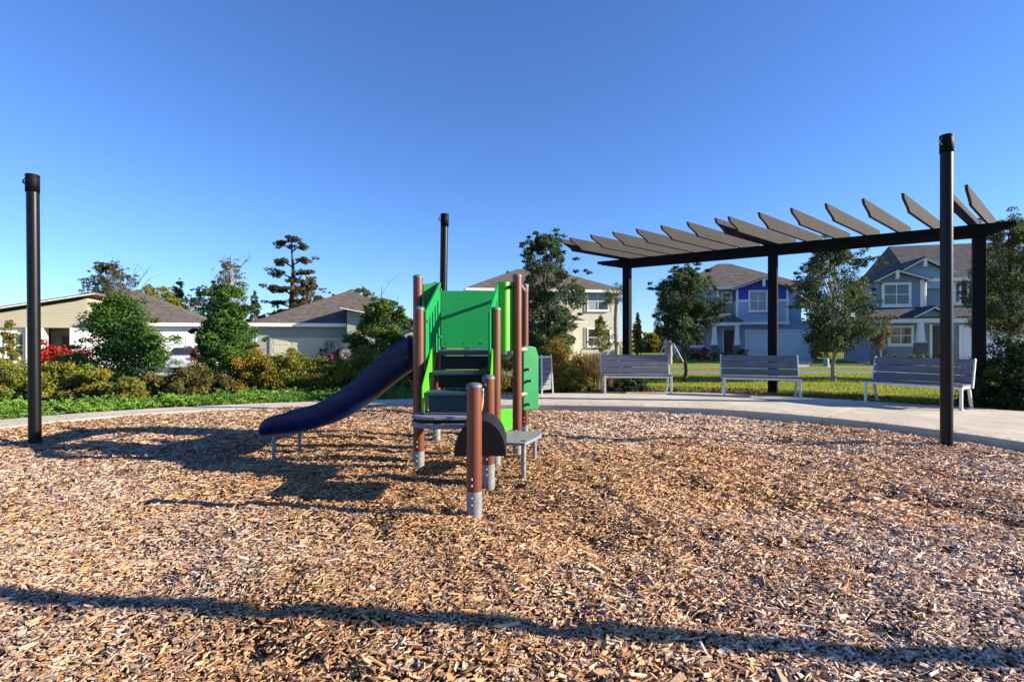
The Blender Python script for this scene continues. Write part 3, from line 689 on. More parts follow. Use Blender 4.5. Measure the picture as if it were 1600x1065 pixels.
def boards(parent, x0, x1, z0, z1, y, m, name='wall', t=.02): return MB().span(x0, x1, y-t, y, z0, z1).build(name, m, parent)

# ---- white two-storey house behind the play tower
f = Fac(-2.9, 36.5, R(9), -.25); h = f.house('stucco_house', 'cream stucco two storey house with brown hip roof behind play tower')
Wd = f.s(967); ze = 5.25
MB().span(0, Wd, 0, 9, -.6, ze).build('wall', 'stucco_cream', h)
r_ = hip(MB(), -.45, Wd+.45, -.45, 9.45, ze, 7.35, 4.6, 4.6).build('roof', 'shingle_brown', h)
fascia(h, -.45, Wd+.45, -.45, 9.45, ze)
x0, x1 = f.s(917), f.s(951); window(h, x0, x1, f.z(934, 485), f.z(934, 455), 0, 2, 2, blind=.5)
o = MB().span(x0-.22, x0-.052, -.04, 0, f.z(934,486), f.z(934,455)).build('trim', 'lap_taupe', h); MB().span(x1+.052, x1+.22, -.04, 0, f.z(934,486), f.z(934,455)).build('trim', 'lap_taupe', h)
window(h, f.s(917), f.s(954), f.z(934, 541), f.z(934, 512), 0, 2, 2, blind=.3)
MB().span(f.s(917)-.2, f.s(917)-.052, -.04, 0, f.z(934,541), f.z(934,511)).build('trim', 'lap_taupe', h)
# porch block and its little roof, garage wing to the left
px0, px1 = f.s(858, 1.2), f.s(897, 1.2); pz = f.z(880, 503, 1.2)
MB().span(px0-.4, px0+.0, -1.2, -.002, -.6, pz).build('porch_pier', 'stucco_cream', h); MB().span(px1-.55, px1, -1.2, -.002, -.6, pz).build('porch_pier', 'stucco_cream', h)
MB().span(px0+.002, px1-.552, -1.15, -.002, pz-.4, pz-.002).build('porch_beam', 'stucco_cream', h)
MB().span(f.s(872), f.s(888), -.05, -.002, 0, 2.3).build('front_door', 'door_brown', h)
hip(MB(), px0-.7, px1+.75, -1.75, -.004, pz, pz+.65, 1.2, 1.4).build('porch_roof', 'shingle_brown', h); fascia(h, px0-.7, px1+.75, -1.75, -.05, pz, .16)
garage_door(h, f.s(815), f.s(853), .1, 2.2, -.002, 'garage_dark', rows=4, cols=3)

# ---- blue craftsman house in the middle
f = Fac(13.1, 40.4, R(-10), -.05); h = f.house('craftsman_house', 'blue and slate two storey house with royal blue gable')
Wd = f.s(1274); Wu = f.s(1252); ze = f.z(1160, 449.5)
MB().span(0, Wd, .0, 9, -.5, ze-2.55).build('wall', 'lap_steel', h); MB().span(0.01, Wu, .004, 8.99, ze-2.55, ze).build('wall', 'lap_slate', h)
hip(MB(), -.5, Wu+.5, -.5, 9.5, ze, f.z(1160, 417)+.85, 4.4, 4.6).build('roof', 'shingle_brown', h); fascia(h, -.5, Wu+.5, -.5, 9.5, ze)
MB().span(f.s(1123), f.s(1149), -.02, -.002, f.z(1140,500), ze-.15).build('wall', 'lap_taupe', h)
window(h, f.s(1127), f.s(1143), f.z(1135,472), f.z(1135,456), -.02, 1, 1)
MB().cyl((f.s(1121), -.12, f.z(1121,490)), (f.s(1121), -.12, f.z(1121,452)), .07, n=8).build('downspout', 'white_trim', h)
go = .7                                            # gable bay stands forward of the wall
gx0, gx1 = f.s(1150, go), f.s(1232, go); gz0, gzm, gze, gzp = f.z(1190,503,go), f.z(1190,469,go), f.z(1190,450,go), f.z(1190,436,go)
MB().span(gx0, gx1, -go, -.03, gz0, gzm).build('gable_wall', 'lap_slate', h)
MB().prism([(gx0,-go,gzm+.002),(gx1,-go,gzm+.002),(gx1,-go,gze),((gx0+gx1)/2,-go,gzp),(gx0,-go,gze)], (0,go-.03,0)).build('gable_wall', 'lap_blue', h)
gable_front(MB(), gx0-.35, gx1+.35, -go-.4, 4, gze-.10, gzp+.02).build('gable_roof', 'shingle_brown', h)
xm = (gx0+gx1)/2
for sgn in (-1, 1):
    e = gx0-.35 if sgn < 0 else gx1+.35
    MB().bar((e, -go-.43, gze-.11), (xm, -go-.43, gzp+.0), .05, .2, (0,1,0)).build('rake_board', 'white_trim', h)
MB().span(xm-.09, xm+.09, -go-.5, -go-.38, gzp-.55, gzp+.0).build('gable_bracket', 'white_trim', h)
MB().span(gx0-.02, gx1+.02, -go-.04, -go-.002, gzm-.09, gzm+.09).build('trim_band', 'white_trim', h)
MB().span(gx0-.06, gx1+.06, -go-.05, -go-.001, gz0-.16, gz0+.05).build('trim_band', 'white_trim', h)
for xx in (gx0, gx1-.16): MB().span(xx, xx+.16, -go-.035, -go-.001, gz0+.052, gze-.1).build('corner_board', 'white_trim', h)
window(h, f.s(1169,go), f.s(1199,go), f.z(1184,486,go), f.z(1184,453,go), -go-.04, 2, 2, fw=.13, blind=.5)
garage_door(h, f.s(1167), f.s(1264), 0.02, f.z(1215,517), -.002, 'garage_blue')
MB().span(f.s(1266), Wd+.05, -.1, -.002, -.2, .75).build('stone_skirt', 'stone', h)
po = 1.9                                           # porch
ax, bx_ = f.s(1112,po), f.s(1153,po); pzt = f.z(1130,507,po)
hip(MB(), f.s(1062,po), f.s(1160,po), -po-.35, -.03, pzt+.22, pzt+.22+.85, 1.0, 1.2).build('porch_roof', 'shingle_brown', h)
MB().span(f.s(1064,po), f.s(1156,po), -po-.25, -po+.05, pzt-.06, pzt+.2).build('porch_beam', 'white_trim', h)
for u in (1116, 1151): column(h, f.s(u,po), -po-.05, -.3, f.z(u,537,po), pzt-.062)
MB().span(f.s(1062,po), f.s(1160,po), -po-.4, -.03, -.4, .12).build('porch_floor', 'kerb_concrete', h)
MB().span(f.s(1131), f.s(1147), -.04, -.002, .14, 2.25).build('front_door', 'door_brown', h)
MB().span(f.s(1129.3), f.s(1130.6), -.06, -.002, .14, 2.35).build('door_trim', 'white_trim', h)
window(h, f.s(1072), f.s(1100), f.z(1085,541), f.z(1085,520), -.002, 2, 2, blind=.2, fw=.12)
MB().span(f.s(1066), f.s(1124), -.1, -.003, -.2, .78).build('stone_skirt', 'stone', h)

# ---- dark grey craftsman house at right
f = Fac(22.2, 31.6, R(-14), -.05); h = f.house('craftsman_house', 'charcoal two storey house with twin white trimmed gables at right')
Wd = f.s(1640); ze = f.z(1445, 438); zr = f.z(1445, 396)+1.15
MB().span(2.4, Wd, 0, 9, -.5, ze).build('wall', 'lap_navy', h); MB().span(0, 2.398, .0, 4.4, -.5, ze-2.3).build('wall', 'lap_navy', h)
hip(MB(), 2.0, Wd+.4, -.4, 9.4, ze, zr, .75, .0).build('roof', 'shingle_dark', h); fascia(h, 2.0, Wd+.4, -.4, 9.4, ze)
def gbay(u0, u1, up, vp, ve, vb, off, m, rm='shingle_dark'):
    a, b = f.s(u0,off), f.s(u1,off); ze_, zp_, zb_ = f.z((u0+u1)/2,ve,off), f.z((u0+u1)/2,vp,off), f.z((u0+u1)/2,vb,off); xm = f.s(up,off)
    MB().prism([(a,-off,zb_),(b,-off,zb_),(b,-off,ze_),(xm,-off,zp_-.05),(a,-off,ze_)], (0,off+4.3,0)).build('gable_wall', m, h)
    gable_front(MB(), a-.3, b+.3, -off-.35, 4.5, ze_-.08, zp_, xp=xm).build('gable_roof', rm, h)
    for e in (a-.3, b+.3): MB().bar((e,-off-.38,ze_-.1), (xm,-off-.38,zp_-.02), .05, .2, (0,1,0)).build('rake_board', 'white_trim', h)
    MB().span(xm-.08, xm+.08, -off-.46, -off-.33, zp_-.5, zp_-.04).build('gable_bracket', 'white_trim', h); return a, b, zb_, ze_
gbay(1404, 1478, 1440, 404, 425, 450, .35, 'lap_steel')
a, b, zb_, ze_ = gbay(1371, 1443, 1397, 423, 437, 480, .9, 'lap_navy')
MB().span(b-.18, b+.02, -.95, -.88, zb_, ze_).build('corner_board', 'white_trim', h)
MB().cyl((b+.16, -.75, zb_), (b+.16, -.75, ze_-.15), .06, n=8).build('downspout', 'white_trim', h)
window(h, f.s(1377,.9), f.s(1423,.9), f.z(1400,478,.9), f.z(1400,441,.9), -.92, 2, 2, fw=.14, blind=.2)
window(h, f.s(1489), f.s(1501), f.z(1495,474), f.z(1495,440), -.002, 1, 2, fw=.1)
for u0, u1 in ((1481, 1487.5), (1502.5, 1509)): MB().span(f.s(u0), f.s(u1), -.05, -.002, f.z(1495,475), f.z(1495,439)).build('shutter', 'door_dark', h)
window(h, f.s(1510), f.s(1524), f.z(1517,474), f.z(1517,440), -.002, 1, 2, fw=.1)
po = 2.0; pzt = f.z(1440, 503.5, po); pz1 = f.z(1440, 497, po)
vs = [(f.s(1362,po)-.1,-po-.35,pz1),(f.s(1530,po)+.1,-po-.35,pz1),(f.s(1530,po)+.1,-.904,pz1+.62),(f.s(1362,po)-.1,-.904,pz1+.62)]
MB().add(vs+[(a,b,c+.09) for a,b,c in vs], [(0,3,2,1),(4,5,6,7),(0,1,5,4),(1,2,6,5),(2,3,7,6),(3,0,4,7)]).build('porch_roof', 'shingle_dark', h)
MB().span(f.s(1364,po), f.s(1528,po), -po-.3, -po, pzt, pz1-.003).build('porch_beam', 'white_trim', h)
ga, gb = f.s(1428,po), f.s(1474,po); gzp = f.z(1455,480,po)
MB().prism([(ga,-po-.36,pz1+.1),(gb,-po-.36,pz1+.1),((ga+gb)/2,-po-.36,gzp-.1)], (0,1.0,0)).build('porch_gable', 'lap_navy', h)
gable_front(MB(), ga-.25, gb+.25, -po-.6, -1.0, pz1+.06, gzp).build('porch_gable_roof', 'shingle_dark', h)
for e in (ga-.25, gb+.25): MB().bar((e,-po-.63,pz1+.05), ((ga+gb)/2,-po-.63,gzp-.02), .05, .16, (0,1,0)).build('rake_board', 'white_trim', h)
for u in (1368, 1436, 1477): column(h, f.s(u,po), -po-.15, -.3, f.z(u,533,po), pzt-.002)
MB().span(f.s(1362,po), f.s(1480,po), -po-.4, -.01, -.4, .12).build('porch_floor', 'kerb_concrete', h)
window(h, f.s(1387), f.s(1427), f.z(1405,539), f.z(1405,508), -.002, 2, 2, fw=.13, blind=.0)
MB().span(f.s(1457), f.s(1468), -.05, -.002, .13, 2.3).build('front_door', 'door_dark', h)
MB().span(f.s(1452), f.s(1456), -.06, -.002, .13, 2.4).build('door_trim', 'white_trim', h)
garage_door(h, f.s(1502), f.s(1527), .02, f.z(1514,511), -.002, 'garage_blue', cols=2); garage_door(h, f.s(1542), f.s(1625), .02, f.z(1575,511), -.002, 'garage_blue')
MB().span(f.s(1366), f.s(1384), -.12, -.003, -.3, .9).build('stone_skirt', 'stone', h)

# ---- low beige house at far left with a rising shed roof
f = Fac(-33.5, 30.2, R(22), -.62); h = f.house('ranch_house', 'beige single storey house with rising shed roof at far left')
ux = lambda u: f.s(u)
xl = ux(-60); xr = ux(137); zc = f.z(60, 511)
MB().prism([(xl,0,zc),(xr,0,zc),(xr,0,f.z(137,463)-.1),(xl,0,f.z(-60,494)-.1)], (0,9,0)).build('gable_wall', 'lap_beige', h)
vs = [(xl-.3,-.45,f.z(-60,493)-.06),(xr+.5,-.45,f.z(147,459)-.05),(xr+.5,9.3,f.z(147,459)-.05),(xl-.3,9.3,f.z(-60,493)-.06)]
MB().add(vs+[(a,b,c+.16) for a,b,c in vs], [(0,3,2,1),(4,5,6,7),(0,1,5,4),(1,2,6,5),(2,3,7,6),(3,0,4,7)]).build('shed_roof', 'shingle_brown', h)
MB().bar(Vector(vs[0])+Vector((0,-.03,.04)), Vector(vs[1])+Vector((0,-.03,.04)), .05, .22, (0,1,0)).build('fascia', 'white_trim', h)
# lower storey: window, piers, dark entry
MB().span(xl, ux(39), .25, 8.9, -.5, zc-.002).build('wall', 'stucco_white', h)
MB().span(ux(40), ux(67), .0, .8, -.5, zc-.002).build('porch_pier', 'stucco_cream', h)
MB().span(ux(109), xr, .0, 8.8, -.5, zc-.002).build('wall', 'stucco_white', h)
MB().span(ux(67)-.4, ux(109)+.3, 2.2, 2.5, -.5, zc-.002).build('entry_wall', 'lap_taupe', h)
MB().span(ux(74), ux(95), 2.12, 2.198, 0, 2.3).build('front_door', 'door_dark', h)
window(h, ux(4), ux(36), .9, 2.5, .25, 2, 2, 'white_trim')
# garage wing
gx0, gx1, gz = xr+.02, ux(322), f.z(250, 506)
MB().span(gx0, gx1, .05, 9.5, -.5, gz).build('wall', 'stucco_white', h)
hip(MB(), gx0+.02, gx1+.45, -.4, 9.9, gz, f.z(150,450)+.22, .0, 5.6).build('roof', 'shingle_brown', h)
MB().span(gx0+.3, gx1+.45, -.44, -.402, gz-.12, gz+.1).build('fascia', 'white_trim', h); MB().span(gx1+.452, gx1+.49, -.4, 9.9, gz-.12, gz+.1).build('fascia', 'white_trim', h)
garage_door(h, ux(214), ux(291), 0, f.z(250,527), .048, 'garage_white')

# ---- low sage house with cream garage door behind the slide
f = Fac(-16.4, 32.2, R(12), -.55); h = f.house('ranch_house', 'grey green single storey house with cream garage door behind navy slide')
ux = lambda u: f.s(u)
x0, x1, gz = ux(402), ux(543), f.z(470, 507)
MB().span(x0, x1, 0, 9.5, -.5, gz).build('wall', 'lap_sage', h)
zr = f.z(530, 468)+1.0
hip(MB(), x0-.45, ux(660), -.45, 10, gz, zr, 5.6, 5.0).build('roof', 'shingle_brown', h)
MB().span(x0-.45, x1-.03, -.48, -.452, gz-.12, gz+.1).build('fascia', 'white_trim', h)
garage_door(h, ux(425), ux(540), 0, f.z(480,527), -.002, 'garage_cream', 'lap_sage')
so_ = 1.1; sx0, sx1 = ux(545), ux(660)                  # shed-roofed bay on the right
zA, zB = f.z(545,482,so_)-.05, f.z(650,508,so_)
MB().prism([(sx0,-so_,-.5),(sx1,-so_,-.5),(sx1,-so_,zB),(sx0,-so_,zA)], (0,6,0)).build('bay_wall', 'lap_sage', h)
vs = [(sx0-.35,-so_-.4,zA+.05),(sx1+.4,-so_-.4,zB),(sx1+.4,6,zB),(sx0-.35,6,zA+.05)]
MB().add(vs+[(a,b,c+.14) for a,b,c in vs], [(0,3,2,1),(4,5,6,7),(0,1,5,4),(1,2,6,5),(2,3,7,6),(3,0,4,7)]).build('shed_roof', 'shingle_brown', h)
MB().bar(Vector(vs[0])+Vector((0,-.03,.03)), Vector(vs[1])+Vector((0,-.03,.03)), .05, .2, (0,1,0)).build('fascia', 'white_trim', h)
window(h, ux(592), ux(625), .9, 2.3, -so_-.002, 2, 2)

# ---- driveways from the kerb to the garages
def drive(p0, p1, q0, q1):
    a = np.linspace(0, 1, 12); V = []
    for s in a:
        for t in (0, .33, .67, 1):
            l = np.array(p0)*(1-s)+np.array(q0)*s; r = np.array(p1)*(1-s)+np.array(q1)*s; p = l*(1-t)+r*t; V.append((p[0], p[1], hz(*p)+.018))
    i, j = np.meshgrid(np.arange(3), np.arange(11)); b = (j*4+i).ravel()
    tag(np_mesh('driveway', np.array(V), np.stack([b, b+1, b+5, b+4], 1), _mats['concrete'], smooth=True), kind='structure')
drive((12.2, 26.6), (15.4, 26.6), (18.0, 39.3), (22.8, 38.5))
drive((24.5, 26.6), (30.5, 26.6), (27.6, 30.2), (33.0, 28.9))
drive((-14.2, 26.6), (-9.4, 26.6), (-15.6, 32.3), (-10.6, 33.3))
drive((-24.0, 26.6), (-18.0, 26.6), (-26.5, 33), (-21.6, 35))

# ------------------------------------------------------------------ cars
def wheel(parent, x, y, r=.34, wdt=.22, name='wheel'):
    w_ = MB().cyl((x-wdt/2, y, r), (x+wdt/2, y, r), r, n=24).build(name, 'tyre', parent)
    sg = -1 if x < 0 else 1
    MB().cyl((x+sg*wdt/2, y, r), (x+sg*(wdt/2+.012), y, r), r*.66, n=18).build('rim', 'rim', w_)
x, y = -19.1, 31.4
car = thing('parked_car', 'white hatchback parked nose in on driveway before white garage', 'car', (x, y, hz(x, y)+.02), R(4))
prof = [(-2.1,.30),(-2.15,.62),(-2.08,.92),(-1.72,1.0),(-1.15,1.46),(-.4,1.55),(.45,1.48),(1.05,1.0),(1.85,.86),(2.1,.62),(2.1,.30)]
low = [(-2.1,.30),(-2.15,.62),(-2.08,.96),(1.05,1.0),(1.85,.86),(2.1,.62),(2.1,.30)]
MB().prism([(-.88, a, b) for a, b in low], (1.76,0,0)).build('body', 'car_white', car, .06)
cab = [(-2.0,.965),(-1.55,1.50),(-1.3,1.56),(.35,1.5),(1.15,.985)]
c_ = MB(); n_ = len(cab)
vs = [(-.84+.16*max(0,(b-.96)/.6), a, b) for a, b in cab] + [(.84-.16*max(0,(b-.96)/.6), a, b) for a, b in cab]
c_.add(vs, [tuple(range(n_)), tuple(range(n_, 2*n_))[::-1]] + [(i, (i+1) % n_, n_+(i+1) % n_, n_+i) for i in range(n_)]).build('cabin', 'car_white', car, .04)
def plate4(name, pts, m, parent): return MB().add(pts, [(0,1,2,3)]).build(name, m, parent)
MB().prism([(-.66,-1.965,1.03),(.66,-1.965,1.03),(.60,-1.63,1.43),(-.60,-1.63,1.43)], (0,-.018,.012)).build('rear_window', 'glass', car)
for sx_ in (-1, 1): MB().span(sx_*.86, sx_*.55, -2.175, -2.09, .78, .95).build('tail_light', 'tail_red', car, .02)
MB().span(-.26, .26, -2.185, -2.14, .62, .74).build('number_plate', 'plate', car)
for sx_ in (-.80, .80):
    for yy in (-1.3, 1.32): wheel(car, sx_, yy)
# boxy dark off-roader
x, y = -10.9, 32.0
jp = thing('parked_offroader', 'boxy navy off roader with rear spare wheel before cream garage door', 'off roader', (x, y, hz(x, y)+.02), R(32))
MB().span(-.80, .80, -1.95, .75, .48, 1.12).build('body', 'car_navy', jp, .04)
MB().span(-.70, .70, .752, 2.05, .55, 1.08).build('bonnet', 'car_navy', jp, .05)
MB().add([(-.78,-1.92,1.122),(.78,-1.92,1.122),(.78,.55,1.122),(-.78,.55,1.122),(-.70,-1.85,1.83),(.70,-1.85,1.83),(.70,.22,1.83),(-.70,.22,1.83)], [(0,3,2,1),(4,5,6,7),(0,1,5,4),(1,2,6,5),(2,3,7,6),(3,0,4,7)]).build('hardtop', 'car_navy', jp, .03)
MB().span(-.62, .62, -1.925, -1.895, 1.25, 1.68).build('rear_window', 'glass', jp)
for sx_ in (-1, 1):
    MB().span(sx_*.735, sx_*.775, -1.6, -.75, 1.2, 1.68).build('side_window', 'glass', jp); MB().span(sx_*.735, sx_*.78, -.6, .25, 1.2, 1.66).build('side_window', 'glass', jp)
    MB().span(sx_*.70, sx_*.80, -1.99, -1.951, .8, 1.02).build('tail_light', 'tail_red', jp)
    MB().span(sx_*.82, sx_*1.02, .35, .47, 1.15, 1.36).build('mirror', 'car_navy', jp, .02)
    MB().span(sx_*.802, sx_*.95, -1.75, -.85, .88, .98).build('fender', 'rubber_black', jp, .02); MB().span(sx_*.72, sx_*.95, .95, 1.9, .9, 1.0).build('fender', 'rubber_black', jp, .02)
    for yy in (-1.3, 1.4): wheel(jp, sx_*.78, yy, .40, .26)
MB().add([(-.68,.57,1.13),(.68,.57,1.13),(.62,.27,1.78),(-.62,.27,1.78)], [(0,1,2,3)]).build('windscreen', 'glass', jp)
MB().span(-.85, .85, -2.1, -1.955, .5, .66).build('bumper', 'rubber_black', jp, .02)
sp = MB().cyl((-.05,-1.97,1.08), (-.05,-2.22,1.08), .40, n=28).build('spare_wheel', 'tyre', jp, .03)
MB().cyl((-.05,-2.222,1.08), (-.05,-2.235,1.08), .27, n=24).build('rim', 'rim', sp); MB().cyl((-.05,-2.236,1.08), (-.05,-2.26,1.08), .09, n=14).build('hub', 'rubber_black', sp)
for k in range(5):
    a = 2*math.pi*k/5+.3; MB().cyl((-.05+.17*math.cos(a),-2.236,1.08+.17*math.sin(a)), (-.05+.17*math.cos(a),-2.243,1.08+.17*math.sin(a)), .055, n=10).build('rim_hole', 'rubber_black', sp)

# ------------------------------------------------------------------ foliage helpers
def leaf_quads(cen, nrm, size, asp, rng, fold=.25):
    """rhombic leaves, slightly folded: V (n*4,3), faces (n,4)"""
    n = len(cen); nrm = nrm/np.maximum(np.linalg.norm(nrm, axis=1, keepdims=True), 1e-6)
    r = rng.normal(size=(n, 3)); a = np.cross(nrm, r); a /= np.maximum(np.linalg.norm(a, axis=1, keepdims=True), 1e-6); b = np.cross(nrm, a)
    s = size[:, None]; V = np.zeros((n, 4, 3))
    V[:, 0] = cen - a*s; V[:, 2] = cen + a*s
    V[:, 1] = cen + b*s*asp + nrm*s*fold; V[:, 3] = cen - b*s*asp + nrm*s*fold
    return V.reshape(-1, 3), np.arange(n*4).reshape(n, 4)
def tints(pal, w_, n, rng, lo=.7, hi=1.25):
    pal = np.array(pal); return pal[rng.choice(len(pal), n, p=np.array(w_)/sum(w_))]*rng.uniform(lo, hi, n)[:, None]
def clump_leaves(centres, radii, per, size, pal, w_, rng, flat=1.0, up=.35, asp=.5, shell=.55):
    cs, ns, zs, tt = [], [], [], []
    for c, r in zip(centres, radii):
        n = max(6, int(per*(rng.uniform(.7, 1.3)))); d = rng.normal(size=(n, 3)); d /= np.linalg.norm(d, axis=1, keepdims=True)
        q = d*(shell+(1-shell)*rng.uniform(0, 1, n)[:, None]**.6)*np.array(r if hasattr(r, '__len__') else (r, r, r*flat))
        q *= rng.uniform(.75, 1.2, (n, 1))
        cs.append(np.array(c)+q); ns.append(d*.5+rng.normal(size=(n, 3))*.6+np.array([0, 0, up])); zs.append(rng.uniform(.6, 1.35, n)*size)
        base = tints(pal, w_, 1, rng, .9, 1.1)[0]; tt.append(tints(pal, w_, n, rng)*.55+base*.45)
    cen, nr, z, t = map(np.concatenate, (cs, ns, zs, tt))
    V, Fq = leaf_quads(cen, nr, z, asp, rng); return V, Fq, np.repeat(t, 4, 0)
def limbs(m_, base, top, r0, r1, targets, rng, frac=(.35, .9), rb=.35, n=6):
    base, top = Vector(base), Vector(top); pts = []; K = 7
    for k in range(K+1):
        s = k/K; pts.append(base.lerp(top, s)+Vector((rng.normal()*r0*.35, rng.normal()*r0*.35, 0))*(0 if k == 0 else 1))
    rs = [r0+(r1-r0)*(k/K) for k in range(K+1)]; rs[0] *= 1.35
    m_.tube(pts, rs, 9)
    for t in targets:
        t = Vector(t); zz = (t.z-base.z)/max(.01, (top.z-base.z)); s = min(max(zz*.75-.05, frac[0]), frac[1])*rng.uniform(.85, 1.0)
        k = min(int(s*K), K-1); p = pts[k].lerp(pts[k+1], s*K-k); rr = (rs[k]+(rs[k+1]-rs[k])*(s*K-k))*rb
        mid = p.lerp(t, .5)+Vector((rng.normal()*.06, rng.normal()*.06, (t-p).length*.10)); m_.tube([p, mid, t], [rr, rr*.6, rr*.18], n)
def tree(name, label, u, d, base, top, cw, cb, pal, w_, seed, nclump=60, per=180, size=.05, crown='oval', trunk_r=.06, bark='bark', group=None, cr=(.22,.36), bare=0, asp=.5, flat=.75, lean=0, cat='tree', twig=0):
    """u,d: where it stands; base, top, cb: ground, crown top and crown bottom heights; cw: crown width"""
    rng = np.random.default_rng(seed); x = (u-800)/F*d; t = thing(name, label, cat, (x, d, base), group=group)
    H = top-base; hb = cb-base; ch = H-hb; cen = []; rad = []
    def wf(s, a):
        if crown == 'oval': w0 = math.sin(math.pi*(s*.86+.10))**.6
        elif crown == 'cone': w0 = (1-s)**.75*min(1, s*6+.35)+.06
        elif crown == 'dome': w0 = math.sqrt(max(0, 1-(s*.97)**2.2))*min(1, s*5+.55)
        elif crown == 'vase': w0 = .25+.75*s*(1.35-.5*s)
        else: w0 = (1-s*.55)*min(1, s*5+.4)
        return w0*(1+.22*math.sin(a*3+seed)+.18*math.sin(s*11+seed*2+a))
    while len(cen) < nclump:
        s = rng.uniform(0, 1); a = rng.uniform(0, 2*np.pi); q = rng.uniform(.25, 1)**.6; w0 = wf(s, a)
        r = rng.uniform(*cr)*cw/2.4*(1 if s < .8 else .7)
        cen.append((math.cos(a)*q*w0*cw/2*.86+lean*s, math.sin(a)*q*w0*cw/2*.86, hb+s*ch*.95)); rad.append(r)
    V, Fq, T = clump_leaves(cen, rad, per, size, pal, w_, rng, flat, asp=asp)
    sc, sr = [], []
    for _ in range(int(nclump*.7)):                     # loose sprays that break the outline
        s = rng.uniform(.0, 1.0)**.8; a = rng.uniform(0, 2*np.pi); w0 = wf(s, a); q = rng.uniform(.85, 1.22)
        sc.append((math.cos(a)*q*w0*cw/2+lean*s, math.sin(a)*q*w0*cw/2, hb+s*ch*1.02)); k_ = rng.uniform(.35, .65); sr.append((cw/2.4*.26*k_, cw/2.4*.26*k_, cw/2.4*.13*k_))
    V2, F2, T2 = clump_leaves(sc, sr, max(8, per*.22), size, pal, w_, rng, 1, asp=asp, shell=.2)
    F2 = F2+len(V); V = np.concatenate([V, V2]); Fq = np.concatenate([Fq, F2]); T = np.concatenate([T, T2]); m_ = MB(); limbs(m_, (0,0,-.15), (lean, 0, (hb+ch*(.82 if not bare else 1.0)) if not twig else twig-base), trunk_r, trunk_r*.2, (cen[::2] if not bare else cen[::3])+sc, rng)
    if bare:
        for k in range(bare):
            a = rng.uniform(0, 2*np.pi); z0 = hb+ch*rng.uniform(.45, .85) if not twig else rng.uniform(hb+ch*.6, (twig-base)*.92); L_ = rng.uniform(.3, .55)*cw*.5
            p0 = Vector((lean*.6, 0, z0)); p1 = p0+Vector((math.cos(a)*L_, math.sin(a)*L_, L_*1.3)); m_.tube([p0, p0.lerp(p1, .5)+Vector((0,0,-.03)), p1], [trunk_r*.17, trunk_r*.12, trunk_r*.04], 5)
            for _ in range(2):
                b = p0.lerp(p1, rng.uniform(.4, .9)); m_.tube([b, b+Vector((rng.normal()*.16, rng.normal()*.16, .22))], [trunk_r*.12, trunk_r*.04], 4)
    m_.build('trunk', bark, t, fix=False); np_mesh('crown', V, Fq, LEAF, t, T)
    return t
def shrub(name, label, x, y, rx, ry, h, pal, w_, seed, n=30, per=60, size=.035, group=None, z=None, asp=.5, cat='shrub'):
    rng = np.random.default_rng(seed); z = hz(x, y) if z is None else z; t = thing(name, label, cat, (x, y, z+.02), group=group); cen = []; rad = []; m_ = MB()
    for k in range(n):
        a = rng.uniform(0, 2*np.pi); q = rng.uniform(0, 1)**.5; s = rng.uniform(.12, 1)
        k_ = math.sqrt(max(.05, 1-(s*.95)**2)); c = (math.cos(a)*q*rx*k_, math.sin(a)*q*ry*k_, s*h*.9*(1+.1*rng.normal())); cen.append(c); rad.append(rng.uniform(.10, .19)*(h+rx)*.62)
        if k % 2 == 0: m_.tube([(c[0]*.15, c[1]*.15, -.05), (c[0]*.6, c[1]*.6, c[2]*.55), c], [.012, .008, .003], 5)
    V, Fq, T = clump_leaves(cen, rad, per, size, pal, w_, rng, .8, asp=asp, shell=.3); V[:, 2] = np.maximum(V[:, 2], .005)
    np_mesh('foliage', V, Fq, LEAF, t, T); m_.build('stem', 'bark', t, fix=False); return t

OAK = ([(.05,.10,.034),(.08,.14,.05),(.03,.056,.026),(.13,.165,.075)], [4,3,3,1.2])
HOLLY = ([(.05,.135,.018),(.085,.20,.025),(.025,.065,.014),(.17,.28,.04)], [4,3,3,1.2])
BRONZE = ([(.28,.19,.024),(.19,.21,.028),(.35,.22,.027),(.14,.08,.022),(.13,.21,.024)], [2,3,1,1.6,4.5])
OLIVE = ([(.22,.225,.022),(.15,.18,.02),(.31,.28,.03),(.10,.11,.02)], [3,3,2,2])
GOLD = ([(.36,.22,.02),(.28,.20,.025),(.19,.19,.025),(.15,.09,.02)], [2.5,3,3,1])
DUSK = ([(.11,.09,.032),(.17,.13,.04),(.08,.105,.024),(.26,.21,.05)], [3,2,3,1.5])
CYP = ([(.055,.07,.032),(.085,.085,.035),(.035,.05,.03),(.12,.10,.045)], [3,3,2,1])
PALE = ([(.16,.17,.075),(.11,.13,.05),(.21,.20,.11)], [2,2,1])
RUST = ([(.14,.085,.035),(.10,.09,.035),(.17,.105,.04)], [2,2,1])
TEAL = ([(.03,.06,.045),(.045,.075,.05),(.06,.085,.05)], [2,2,1])

